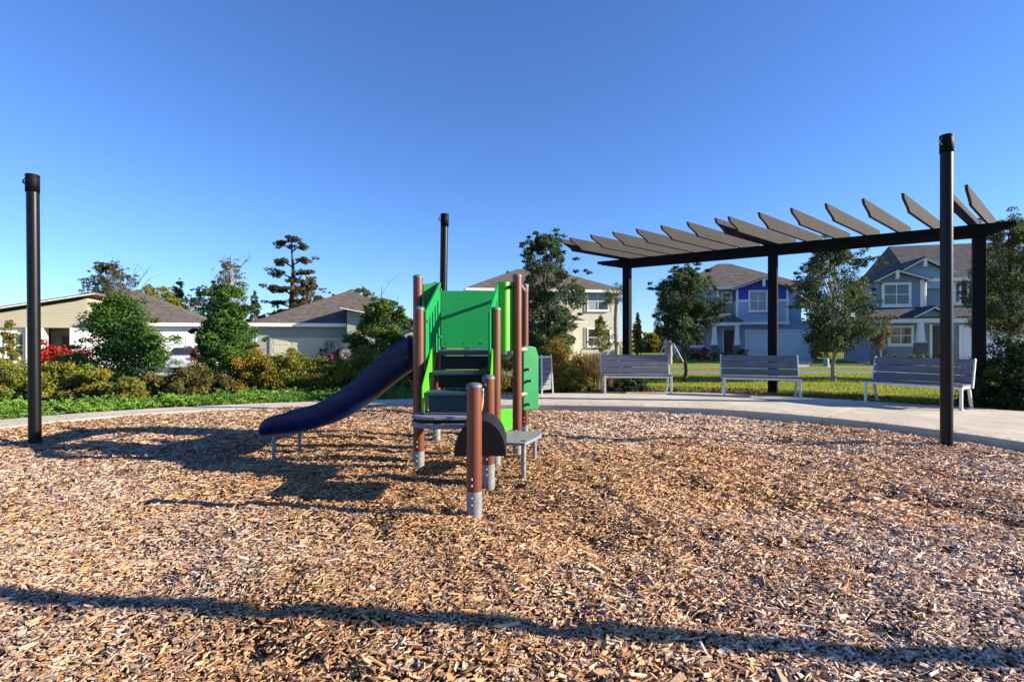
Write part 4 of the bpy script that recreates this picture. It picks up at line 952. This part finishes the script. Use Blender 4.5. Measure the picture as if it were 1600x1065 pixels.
# ---- street trees and garden trees
GO = 'young oaks on the lawns'
tree('oak_tree', 'dark young oak in front of the cream stucco house', 855, 16.0, 0, 4.75, 2.05, 1.05, *OAK, 101, 96, 210, .041, 'oval', .075, group=GO)
tree('oak_tree', 'round crowned young oak behind the first bench, blue house porch beyond', 1069, 17.0, 0, 3.85, 2.1, 1.35, *OAK, 102, 96, 210, .041, 'oval', .06, group=GO, lean=.06)
tree('oak_tree', 'full leafy oak with pale trunk between second and third bench', 1303, 17.2, 0, 4.75, 2.65, 1.1, [(.06,.095,.03),(.10,.135,.045),(.038,.06,.025),(.17,.19,.07)], [4,3,2,2], 103, 107, 210, .041, 'oval', .07, 'pale_bark', group=GO)
tree('oak_tree', 'tall olive oak at right edge behind the dark bush', 1578, 17.5, 0, 5.6, 3.0, 1.55, [(.09,.115,.03),(.13,.15,.045),(.05,.07,.025),(.19,.20,.06)], [4,3,2,2], 104, 107, 210, .041, 'round', .08, group=GO, bare=5)
tree('oak_tree', 'young oak beyond the right edge that shades the patio', 2110, 10.4, 0, 4.4, 2.8, 1.2, *OAK, 105, 60, 120, .055, 'oval', .07, group=GO)
GH = 'glossy green garden trees behind the left path'
tree('holly_tree', 'broad glossy green tree with bare twig top before white garage', 190, 14.2, -.05, 2.65, 3.0, .12, *HOLLY, 111, 93, 230, .044, 'cone', .05, 'bark', GH, bare=26, asp=.42, twig=3.15)
tree('holly_tree', 'tall narrow bright green tree between the two low houses', 358, 13.2, -.05, 2.75, 1.9, -.0, *HOLLY, 112, 108, 230, .044, 'round', .05, 'bark', GH, bare=16, asp=.42, twig=3.4)
tree('holly_tree', 'small bright green tree above the navy slide', 596, 15.5, -.1, 2.6, 2.0, .45, [(.07,.14,.022),(.11,.20,.03),(.035,.075,.016),(.19,.26,.06)], [4,3,2,1.5], 113, 86, 230, .044, 'dome', .045, 'bark', GH, bare=10, twig=3.0)
tree('garden_tree', 'small olive tree before ground floor window of cream house', 938, 33.5, -.1, 3.0, 1.85, .75, *OLIVE, 114, 45, 60, .06, 'cone', .05, 'pale_bark')
tree('garden_tree', 'small bronze vase shaped tree before charcoal house porch', 1375, 28.0, 0, 2.75, 1.5, 1.0, [(.17,.12,.05),(.13,.11,.05),(.21,.15,.07)], [2,2,1], 115, 40, 60, .05, 'vase', .045, 'pale_bark', flat=1.2)
tree('garden_tree', 'thin brown leaved sapling at left edge before window', 16, 17.0, -.2, 2.1, .95, .1, *BRONZE, 116, 30, 60, .04, 'cone', .03, 'bark', bare=4)
tree('garden_tree', 'small dark red tree beside white garage behind narrow green tree', 308, 24.0, -.55, 1.1, 1.5, -.2, [(.16,.035,.02),(.10,.03,.018)], [2,1], 117, 26, 60, .05, 'round', .04)

# ---- palms with stakes
def palm(label, u, d, hz_, fr, seed, trunk_r):
    rng = np.random.default_rng(seed); x = (u-800)/F*d; t = thing('palm_tree', label, 'palm', (x, d, 0)); m_ = MB(); K = 16
    pts = [(.03*math.sin(k*.5), 0, -.1+(hz_+.1)*k/K) for k in range(K+1)]; m_.tube(pts, [trunk_r*(1.12 if k % 2 else .95) for k in range(K+1)], 10); m_.build('trunk', 'pale_bark', t, fix=False)
    for k in range(fr):
        a = rng.uniform(0, 2*np.pi); el = rng.uniform(-.6, 1.25); Ln = rng.uniform(.85, 1.15); V = []; Fq = []; T = []
        d0 = np.array([math.cos(a)*math.cos(el), math.sin(a)*math.cos(el), math.sin(el)]); sd = np.array([-math.sin(a), math.cos(a), 0]); p = np.array([.03*math.sin(8), 0, hz_])
        nb_ = 22; hub = p+d0*Ln*.5+np.array([0,0,-.05])
        c = tints([(.10,.14,.03),(.15,.19,.045),(.07,.10,.03)], [2,2,1], 1, rng)[0]
        o = 0; V += [p-sd*.015, p+sd*.015, hub+sd*.01, hub-sd*.01]; Fq.append((0,1,2,3)); T += [c*.8]*4; o = 4
        for q in range(nb_):
            th = (q/(nb_-1)-.5)*3.9; dr = d0*math.cos(th)+sd*math.sin(th); ln = Ln*.62*(1-.25*abs(th)/2); tip = hub+dr*ln+np.array([0,0,-.22*ln*(1+rng.uniform(0,1))]); md = hub+dr*ln*.55
            pr = np.cross(dr, [0,0,1.]); pr = pr/(np.linalg.norm(pr)+1e-6)*.022; V += [hub, md-pr, tip, md+pr]; Fq.append((o,o+1,o+2,o+3)); T += [c*rng.uniform(.8,1.2)]*4; o += 4
        np_mesh('frond', np.array(V), np.array(Fq), LEAF, t, np.array(T))
    for k in range(3):
        a = 2*math.pi*k/3+.5+seed; MB().bar((math.cos(a)*1.0, math.sin(a)*1.0, -.05), (math.cos(a)*trunk_r, math.sin(a)*trunk_r, 1.35), .06, .06).build('stake', 'stake_wood', t)
    MB().cyl((0,0,1.28),(0,0,1.42), trunk_r*1.25, n=12).build('stake_band', 'stake_wood', t); return t
palm('staked palm beside the cream house behind left pergola post', 963, 29.5, 3.9, 26, 3, .12)
palm('staked palm half hidden behind the round crowned oak', 1045.5, 30.0, 3.6, 22, 5, .15)

# ---- shrubs along the left path
SG = 'shrubs in the bed along the left path'
def su(u, d): return (u-800)/F*d
for k, (u, d, rx, ry, h_, pal, lab, n_) in enumerate([
    (14, 10.9, .85, .7, .92, BRONZE, 'orange bronze shrub left of the short black post', 42),
    (-40, 11.4, .9, .8, .95, BRONZE, 'bronze shrub cut by the left edge of the picture', 36),
    (96, 11.2, .75, .7, .84, OLIVE, 'olive green shrub just right of the short black post', 44),
    (150, 11.0, .65, .6, .78, BRONZE, 'bronze olive shrub below the red plants', 38),
    (196, 10.7, .5, .5, .62, ([(.24,.24,.03),(.18,.20,.03),(.13,.14,.03)], [2,2,1]), 'low yellow green shrub below the broad tree', 30),
    (252, 11.6, .85, .6, .58, DUSK, 'dark twiggy shrub in front of the white car', 60),
    (300, 11.7, .6, .6, .74, DUSK, 'dusky brown shrub at the foot of the narrow tree', 40),
    (408, 12.3, .75, .6, 1.06, GOLD, 'golden shrub right of the narrow tree', 70),
    (458, 12.5, 1.0, .7, 1.0, BRONZE, 'wide bronze shrub below the cream garage door', 90),
    (518, 12.8, 1.0, .7, .84, BRONZE, 'dark bronze shrub below the navy off roader', 90),
    (575, 13.0, 1.0, .7, .98, OLIVE, 'olive shrub behind the middle of the slide', 90),
    (632, 13.0, .95, .7, .95, BRONZE, 'bronze shrub behind the slide top', 80),
    (350, 12.2, .8, .6, .62, DUSK, 'low dark shrub under the narrow tree', 34),
    (790, 13.4, .9, .7, 1.05, BRONZE, 'brown green shrub seen between the tower posts', 46)]):
    shrub('shrub', lab, su(u, d), d, rx, ry, h_, *pal, 200+k, n_, 190, .029, SG)
shrub('shrub', 'large golden bronze shrub behind the litter bin', su(868, 13.6), 13.6, 1.0, .85, 1.30, [(.30,.19,.025),(.23,.17,.03),(.17,.19,.03),(.15,.09,.025)], [3,3,3,1], 231, 90, 150, .031)
shrub('shrub', 'bright green low shrub beside the fountain grass', su(898, 13.1), 13.1, .55, .45, .62, [(.17,.22,.03),(.23,.24,.035),(.11,.15,.025)], [2,2,1], 232, 34, 65, .034)
shrub('shrub', 'low dark green shrub under the first bench', su(985, 13.2), 13.2, .62, .4, .42, [(.05,.085,.025),(.03,.05,.018),(.09,.12,.04)], [2,2,1], 233, 34, 60, .03)
shrub('shrub', 'large dark glossy bush at right edge beside third bench', 9.95, 10.0, .95, .8, 1.30, [(.032,.06,.02),(.02,.038,.014),(.055,.095,.028),(.10,.14,.04)], [3,3,2,.6], 234, 140, 150, .034)
shrub('shrub', 'leafy shrub spilling beyond the dark bush at right edge', 11.3, 11.2, .7, .6, 1.0, [(.05,.09,.025),(.08,.12,.03)], [2,1], 235, 40, 60, .034)
RG = 'red leaved plants before the beige house'
for k, (u, d, rx, h_, lab) in enumerate([(96, 15.5, .5, 1.36, 'bright red leaved plant beside the dark entry'), (76, 16.5, .4, 1.45, 'red leaved plant right against the short black post'), (130, 16.0, .42, 1.2, 'dull red plant left of the broad green tree')]):
    shrub('red_plant', lab, su(u, d), d, rx, .45, h_, *([(.42,.02,.02),(.30,.02,.018),(.50,.05,.03)], [3,2,1]) if k < 2 else ([(.25,.03,.025),(.15,.03,.02)], [2,1]), 240+k, 26, 55, .05, RG, cat='plant')
# foundation planting by the far houses
FG = 'foundation shrubs before the right hand houses'
for k, (u, d, rx, h_, pal, lab) in enumerate([
    (1066, 35.0, .7, .75, OLIVE, 'yellow green shrub left of the red flowering plant'), (1082, 35.2, .7, .65, HOLLY, 'green shrub next to the red flowering plant'),
    (1096, 35.0, .6, .85, ([(.40,.02,.05),(.30,.03,.06),(.16,.14,.03)], [3,2,1]), 'red flowering plant before blue house window'), (1112, 34.8, .8, .6, OLIVE, 'low yellow green shrub by the left porch column'),
    (1138, 34.5, .8, .5, HOLLY, 'low green shrub before the blue house door'), (1160, 36.5, .5, .75, HOLLY, 'dark shrub between blue house porch and garage'),
    (1275, 37.0, 1.0, 1.2, DUSK, 'dark bush at right corner of blue house'), (1395, 28.0, .9, .55, DUSK, 'dark low shrub under charcoal house window'),
    (1420, 27.8, .9, .6, HOLLY, 'green low shrub left of charcoal house column'), (1450, 27.6, .8, .55, DUSK, 'dark shrub before charcoal house door'), (1478, 27.5, .8, .7, HOLLY, 'green shrub right of charcoal house door')]):
    shrub('foundation_shrub', lab, su(u, d), d, rx, .5, h_, *pal, 260+k, 20, 40, .055, FG)

# ---- fountain grass
def fountain_grass(label, x, y, h_, n, seed):
    rng = np.random.default_rng(seed); t = thing('fountain_grass', label, 'grass clump', (x, y, hz(x, y)+.02)); V = []; T = []; Fq = []
    for k in range(n):
        a = rng.uniform(0, 2*np.pi); sp = rng.uniform(.1, .75); hh_ = h_*rng.uniform(.6, 1.1); o = len(V); wv = np.array([-math.sin(a), math.cos(a), 0])*rng.uniform(.004, .009)
        c = tints([(.30,.215,.105),(.38,.29,.16),(.22,.17,.06),(.15,.17,.04)], [3,3,2,1], 1, rng)[0]; b = rng.normal(size=2)*.09
        for s in (0, .35, .7, 1.0):
            r_ = sp*s**1.7; z_ = hh_*(s*1.35-.35*s*s*(1+sp)); p = np.array([b[0]+math.cos(a)*r_, b[1]+math.sin(a)*r_, z_]); q = wv*(1.0, .9, 1.5, .25)[int(round(s/.35)) if s < 1 else 3]
            V += [p-q, p+q]; T += [c, c]
        Fq += [(o,o+1,o+3,o+2),(o+2,o+3,o+5,o+4),(o+4,o+5,o+7,o+6)]
    np_mesh('blades', np.array(V), np.array(Fq), GRASS, t, np.array(T)); return t
fountain_grass('tan fountain grass clump between golden shrub and first bench', su(926, 13.6), 13.6, 1.05, 1500, 301)
fountain_grass('second tan grass clump behind the fountain grass', su(950, 14.6), 14.6, .95, 900, 302)

# ---- juniper ground cover
def juniper():
    rng = np.random.default_rng(310); C_, N_, S_, T_ = [], [], [], []
    for _ in range(5200):
        t = rng.uniform(math.pi*.50, math.pi*.93); q = rng.uniform(0, 1)
        if t < math.pi*.60 and rng.uniform() < .35: continue
        r = RO(t)+.16+q*1.25; x, y = CX+math.cos(t)*r, CY+math.sin(t)*r
        if math.sin(t*23+1)+.7*math.sin(t*41) > 1.5: continue
        a = rng.uniform(0, 2*np.pi); el = rng.uniform(.1, .9); ln = rng.uniform(.13, .30); d0 = np.array([math.cos(a)*math.cos(el), math.sin(a)*math.cos(el), math.sin(el)])
        p = np.array([x, y, hz(x, y)+.04+rng.uniform(.25, 1)*.26*(1-abs(q-.5))*(.62+.38*math.sin(t*37+q*4)*math.sin(t*17+2))]); k = 13; s = np.linspace(.15, 1, k); pos = p+d0*(s*ln)[:, None]+np.array([0,0,-.06])*(s**2)[:, None]
        sd = np.cross(d0, rng.normal(size=3)); sd /= np.linalg.norm(sd); pos = pos+sd*((np.arange(k) % 2*2-1)*.03*(1.1-s))[:, None]
        c = tints([(.11,.24,.03),(.16,.31,.045),(.07,.15,.025),(.22,.30,.05)], [3,3,2,1], 1, rng, .8, 1.2)[0]
        C_.append(pos); N_.append(np.cross(d0, sd)+rng.normal(size=(k, 3))*.5); S_.append(rng.uniform(.016, .032, k)); T_.append(c*rng.uniform(.75, 1.2, (k, 1)))
    V, Fq = leaf_quads(np.concatenate(C_), np.concatenate(N_), np.concatenate(S_), .42, rng)
    o = np_mesh('juniper_ground_cover', V, Fq, NEEDLE, tint=np.repeat(np.concatenate(T_), 4, 0)); tag(o, 'bright green creeping juniper along the left path edge', 'ground cover', kind='stuff')
juniper()

# ---- lawn blades on the right, litter and weeds in the bed
def blades():
    rng = np.random.default_rng(320); n = 110000; y = rng.uniform(11, STREET0-.2, n); x = rng.uniform(-.02, 1, n)*(y*1.35)+.5
    t = np.arctan2(y-CY, x-CX); r = np.hypot(x-CX, y-CY); edge = RO(t)+.75+.45*sines(8, 6, .8, 3)(x, y); k = (r > edge); x, y = x[k], y[k]; n = len(x)
    a = rng.uniform(0, 2*np.pi, n); h_ = rng.uniform(.025, .06, n)*(1+.6*(rng.uniform(0,1,n) < .05)); w_ = rng.uniform(.006, .016, n); z = hfun(x, y)-.02
    p = np.stack([x, y, z], 1); d = np.stack([np.cos(a), np.sin(a), 0*a], 1); ln = rng.normal(0, .03, (n, 3)); ln[:, 2] = h_
    V = np.stack([p-d*w_[:, None], p+d*w_[:, None], p+ln], 1).reshape(-1, 3); c = tints([(.30,.35,.04),(.39,.41,.06),(.21,.28,.035),(.45,.42,.11)], [3,3,2,1], n, rng)
    o = np_mesh('lawn_grass', V, np.arange(n*3).reshape(n, 3), GRASS, tint=np.repeat(c, 3, 0)); tag(o, 'short yellow green lawn between the benches and street', 'grass', kind='stuff')
blades()
def bark_litter():
    rng = np.random.default_rng(330); n = 15000; t = rng.uniform(.12, math.pi*.62, n); r = RO(t)+rng.uniform(.02, 2.1, n)**1; x, y = CX+np.cos(t)*r, CY+np.sin(t)*r
    cen = np.stack([x, y, hfun(x, y)+.045+rng.uniform(0, .02, n)], 1); nr = rng.normal(size=(n, 3))*.35+np.array([0, 0, 1])
    V, Fq = leaf_quads(cen, nr, rng.uniform(.02, .05, n), .45, rng); c = tints([(.16,.09,.05),(.22,.13,.075),(.09,.05,.03),(.28,.2,.13)], [3,2,2,1], n, rng)
    tag(np_mesh('bark_litter', V, Fq, CHIP, tint=np.repeat(c, 4, 0)), 'brown bark litter in the bed behind the benches', 'bark mulch', kind='stuff')
bark_litter()
def weeds():
    rng = np.random.default_rng(340); n = 5200; cx_ = rng.integers(0, 40, n); tc = rng.uniform(.3, 1.25, 40); rc = rng.uniform(.3, 1.7, 40)
    t = tc[cx_]; r = RO(t)+rc[cx_]; x = CX+np.cos(t)*r+rng.normal(0, .16, n); y = CY+np.sin(t)*r+rng.normal(0, .16, n)
    a = rng.uniform(0, 2*np.pi, n); h_ = rng.uniform(.05, .16, n); w_ = rng.uniform(.006, .013, n); p = np.stack([x, y, hfun(x, y)+.02], 1); d = np.stack([np.cos(a), np.sin(a), 0*a], 1); ln = rng.normal(0, .05, (n, 3)); ln[:, 2] = h_
    V = np.stack([p-d*w_[:, None], p+d*w_[:, None], p+ln], 1).reshape(-1, 3); c = tints([(.16,.21,.03),(.22,.25,.045),(.11,.16,.025)], [3,3,2], n, rng)
    k = np.hypot(x-CX, y-CY) > RO(np.arctan2(y-CY, x-CX))+.05; kk = np.repeat(k, 3); V = V[kk]; c = np.repeat(c, 3, 0)[kk]
    tag(np_mesh('bed_weeds', V, np.arange(len(V)).reshape(-1, 3), GRASS, tint=c), 'tufts of grass and weeds in the bark bed', 'weeds', kind='stuff')
weeds()

# ---- trees beyond the houses
FT = 'trees beyond the houses'
def far(label, u, vtop, wpx, d, pal, seed, crown='cone', vb=505, n=40, per=70, bark='bark', size=.14, base=-.5, cr=(.15,.27), **kw):
    n = int(n*2.2); per = int(per*.7); crown = 'oval' if crown == 'round' else crown; wpx *= 1.15
    top_ = CH+(532-vtop)/F*d; cw = wpx/F*d; cb = CH+(532-vb)/F*d
    return tree('far_tree', label, u, d, base, top_, cw, cb, *pal, seed, n, per, size, crown, max(.1, cw*.03), bark, FT, cr=cr, **kw)
far('dark leaning cypress above the beige house roof', 168, 409, 62, 62, CYP, 401, 'round', 500, 55)
far('olive wide cypress above garage roof ridge', 247, 446, 66, 66, OLIVE, 402, 'round', 510, 50)
far('golden low tree right of the olive cypress', 268, 466, 56, 64, OLIVE, 411, 'round', 515, 36)
far('slender pale spire tree above garage roof', 280, 436, 30, 68, PALE, 403, 'cone', 510, 40)
far('blue green tree left of the pale bare cypress', 318, 447, 42, 66, TEAL, 404, 'round', 520, 45)
far('taller blue green spire beside the pale cypress', 334, 437, 26, 67, TEAL, 405, 'cone', 520, 36)
far('pale sparse cypress with visible white trunk', 361, 405, 48, 60, PALE, 406, 'round', 500, 34, 50, 'pale_bark', .13, bare=10)
far('small blue green spire left of the sage house', 398, 457, 22, 70, TEAL, 407, 'cone', 510, 30)
far('rust brown cypress right of the tall tiered one', 482, 432, 44, 64, RUST, 409, 'round', 500, 50)
far('dark low tree at left end of sage roof', 436, 486, 46, 64, TEAL, 410, 'round', 515, 26)
far('fuzzy pale green tree above sage roof ridge', 566, 448, 40, 60, PALE, 412, 'round', 500, 40)
far('dark tree tip above the cream house roof', 797, 424, 30, 62, CYP, 413, 'round', 470, 20)
far('slender green conifer right of left pergola post', 996, 489, 20, 46, OLIVE, 414, 'cone', 553, 40, 60, size=.09, base=0)
for k, (u, vt, w_, pal, lab) in enumerate([(1012, 520, 40, OLIVE, 'olive tree clump beyond the black fence'), (1034, 515, 40, RUST, 'russet tree clump beyond the black fence'), (1056, 512, 36, PALE, 'pale tree clump beside blue house wall'),
        (1288, 505, 44, PALE, 'pale trees in the gap right of blue house'), (1318, 498, 44, CYP, 'dark trees in the gap between two right houses'), (1345, 505, 40, OLIVE, 'olive trees left of charcoal house')]):
    far(lab, u, vt, w_, 60+k, pal, 420+k, 'round', 552, 40, 60, size=.14, base=-.1)
# tall tiered cypress with flat plates of foliage
def tiered(label, u, d, seed):
    rng = np.random.default_rng(seed); x = (u-800)/F*d; t = thing('far_tree', label, 'tree', (x, d, -.5), group=FT); px = d/F; zz = lambda v: CH+(532-v)/F*d+.5
    tiers = [(2,373,16),(-18,380,15),(15,384,15),(22,405,16),(-16,407,16),(-20,425,22),(20,424,20),(4,436,20),(-30,449,18),(-12,452,18),(14,455,20),(-26,471,22),(8,470,24),(22,480,18),(-10,486,20)]
    cen, rad = [], []; m_ = MB(); m_.tube([(0,0,-.3),(.1,0,zz(470)),(.25,0,zz(420)),(.0,0,zz(376))], [.42,.34,.2,.06], 9)
    for dx, v, w_ in tiers:
        for _ in range(9):
            cen.append((dx*px+rng.normal()*w_*.33*px, rng.normal()*w_*.35*px, zz(v)+rng.normal()*.16-.10*abs(rng.normal()))); rad.append((w_*.34*px, w_*.34*px, .25))
        m_.tube([(.1,0,zz(v+9)), (dx*px*.6,0,zz(v+3)), (dx*px,rng.normal()*.5,zz(v))], [.12,.08,.03], 5)
    V, Fq, T = clump_leaves(cen, rad, 60, .15, *CYP, rng); np_mesh('crown', V, Fq, LEAF, t, T); m_.build('trunk', 'bark', t, fix=False)
tiered('tall cypress with flat tiers of foliage above sage roof', 455, 66, 440)

# ---- fences, utility boxes
def fence(label, x0, x1, y, z0, z1, step=.13):
    t = thing('metal_fence', label, 'fence', ((x0+x1)/2, y, z0)); H = z1-z0; w_ = x1-x0
    for zz_ in (.12, H-.12): MB().span(-w_/2, w_/2, -.02, .02, zz_-.02, zz_+.02).build('rail', 'dark_steel', t)
    n = int(w_/step)
    pm = MB().span(-.011, .011, -.011, .011, 0, H).build('picket', 'dark_steel', t); pm.location = (-w_/2, .035, 0)
    for k in range(1, n+1): o = pm.copy(); C.objects.link(o); o.location = (-w_/2+w_*k/n, .035, 0)
    for k in range(int(w_/2.4)+1): o = MB().span(-.035, .035, -.035, .035, 0, H+.08).build('fence_post', 'dark_steel', t); o.location = (-w_/2+w_*k/max(1, int(w_/2.4)), -.06, 0)
fence('black metal fence between the cream house and blue house', 10.9, 14.6, 43.5, -.4, .8)
fence('black metal fence in the gap left of charcoal house', 24.0, 27.6, 41.5, -.1, 1.15)
tb = thing('utility_box', 'small teal utility pedestal on lawn right of the pale trunked oak', 'utility box', (su(1291, 27.2), 27.2, -.02))
MB().lathe((0,0,0), [(.13,0),(.13,.36),(.11,.42),(.04,.45),(.01,.45)], 14).build('pedestal', 'teal_box', tb); MB().lathe((0,0,0), [(.16,0),(.16,.05),(.13,.07)], 14).build('collar', 'kerb_concrete', tb)

# ---- chips kicked over the kerb onto the path
def stray_chips():
    rng = np.random.default_rng(350); n = 900; t = rng.uniform(.1, math.pi-.1, n); r = RI(t)+rng.exponential(.16, n)+.015; x, y = CX+np.cos(t)*r, CY+np.sin(t)*r
    k = r < RO(t)-.05; x, y, t = x[k], y[k], t[k]; n = len(x)
    V, Fq = leaf_quads(np.stack([x, y, np.full(n, PZ+.006)], 1), rng.normal(size=(n, 3))*.12+np.array([0, 0, 1]), rng.uniform(.012, .032, n), .3, rng, .1)
    c = tints([(.34,.22,.13),(.25,.16,.09),(.42,.31,.21),(.15,.09,.05)], [3,3,2,1], n, rng)
    tag(np_mesh('stray_chips', V, Fq, CHIP, tint=np.repeat(c, 4, 0)), 'stray wood chips kicked over the kerb onto the path', 'wood chips', kind='stuff')
stray_chips()
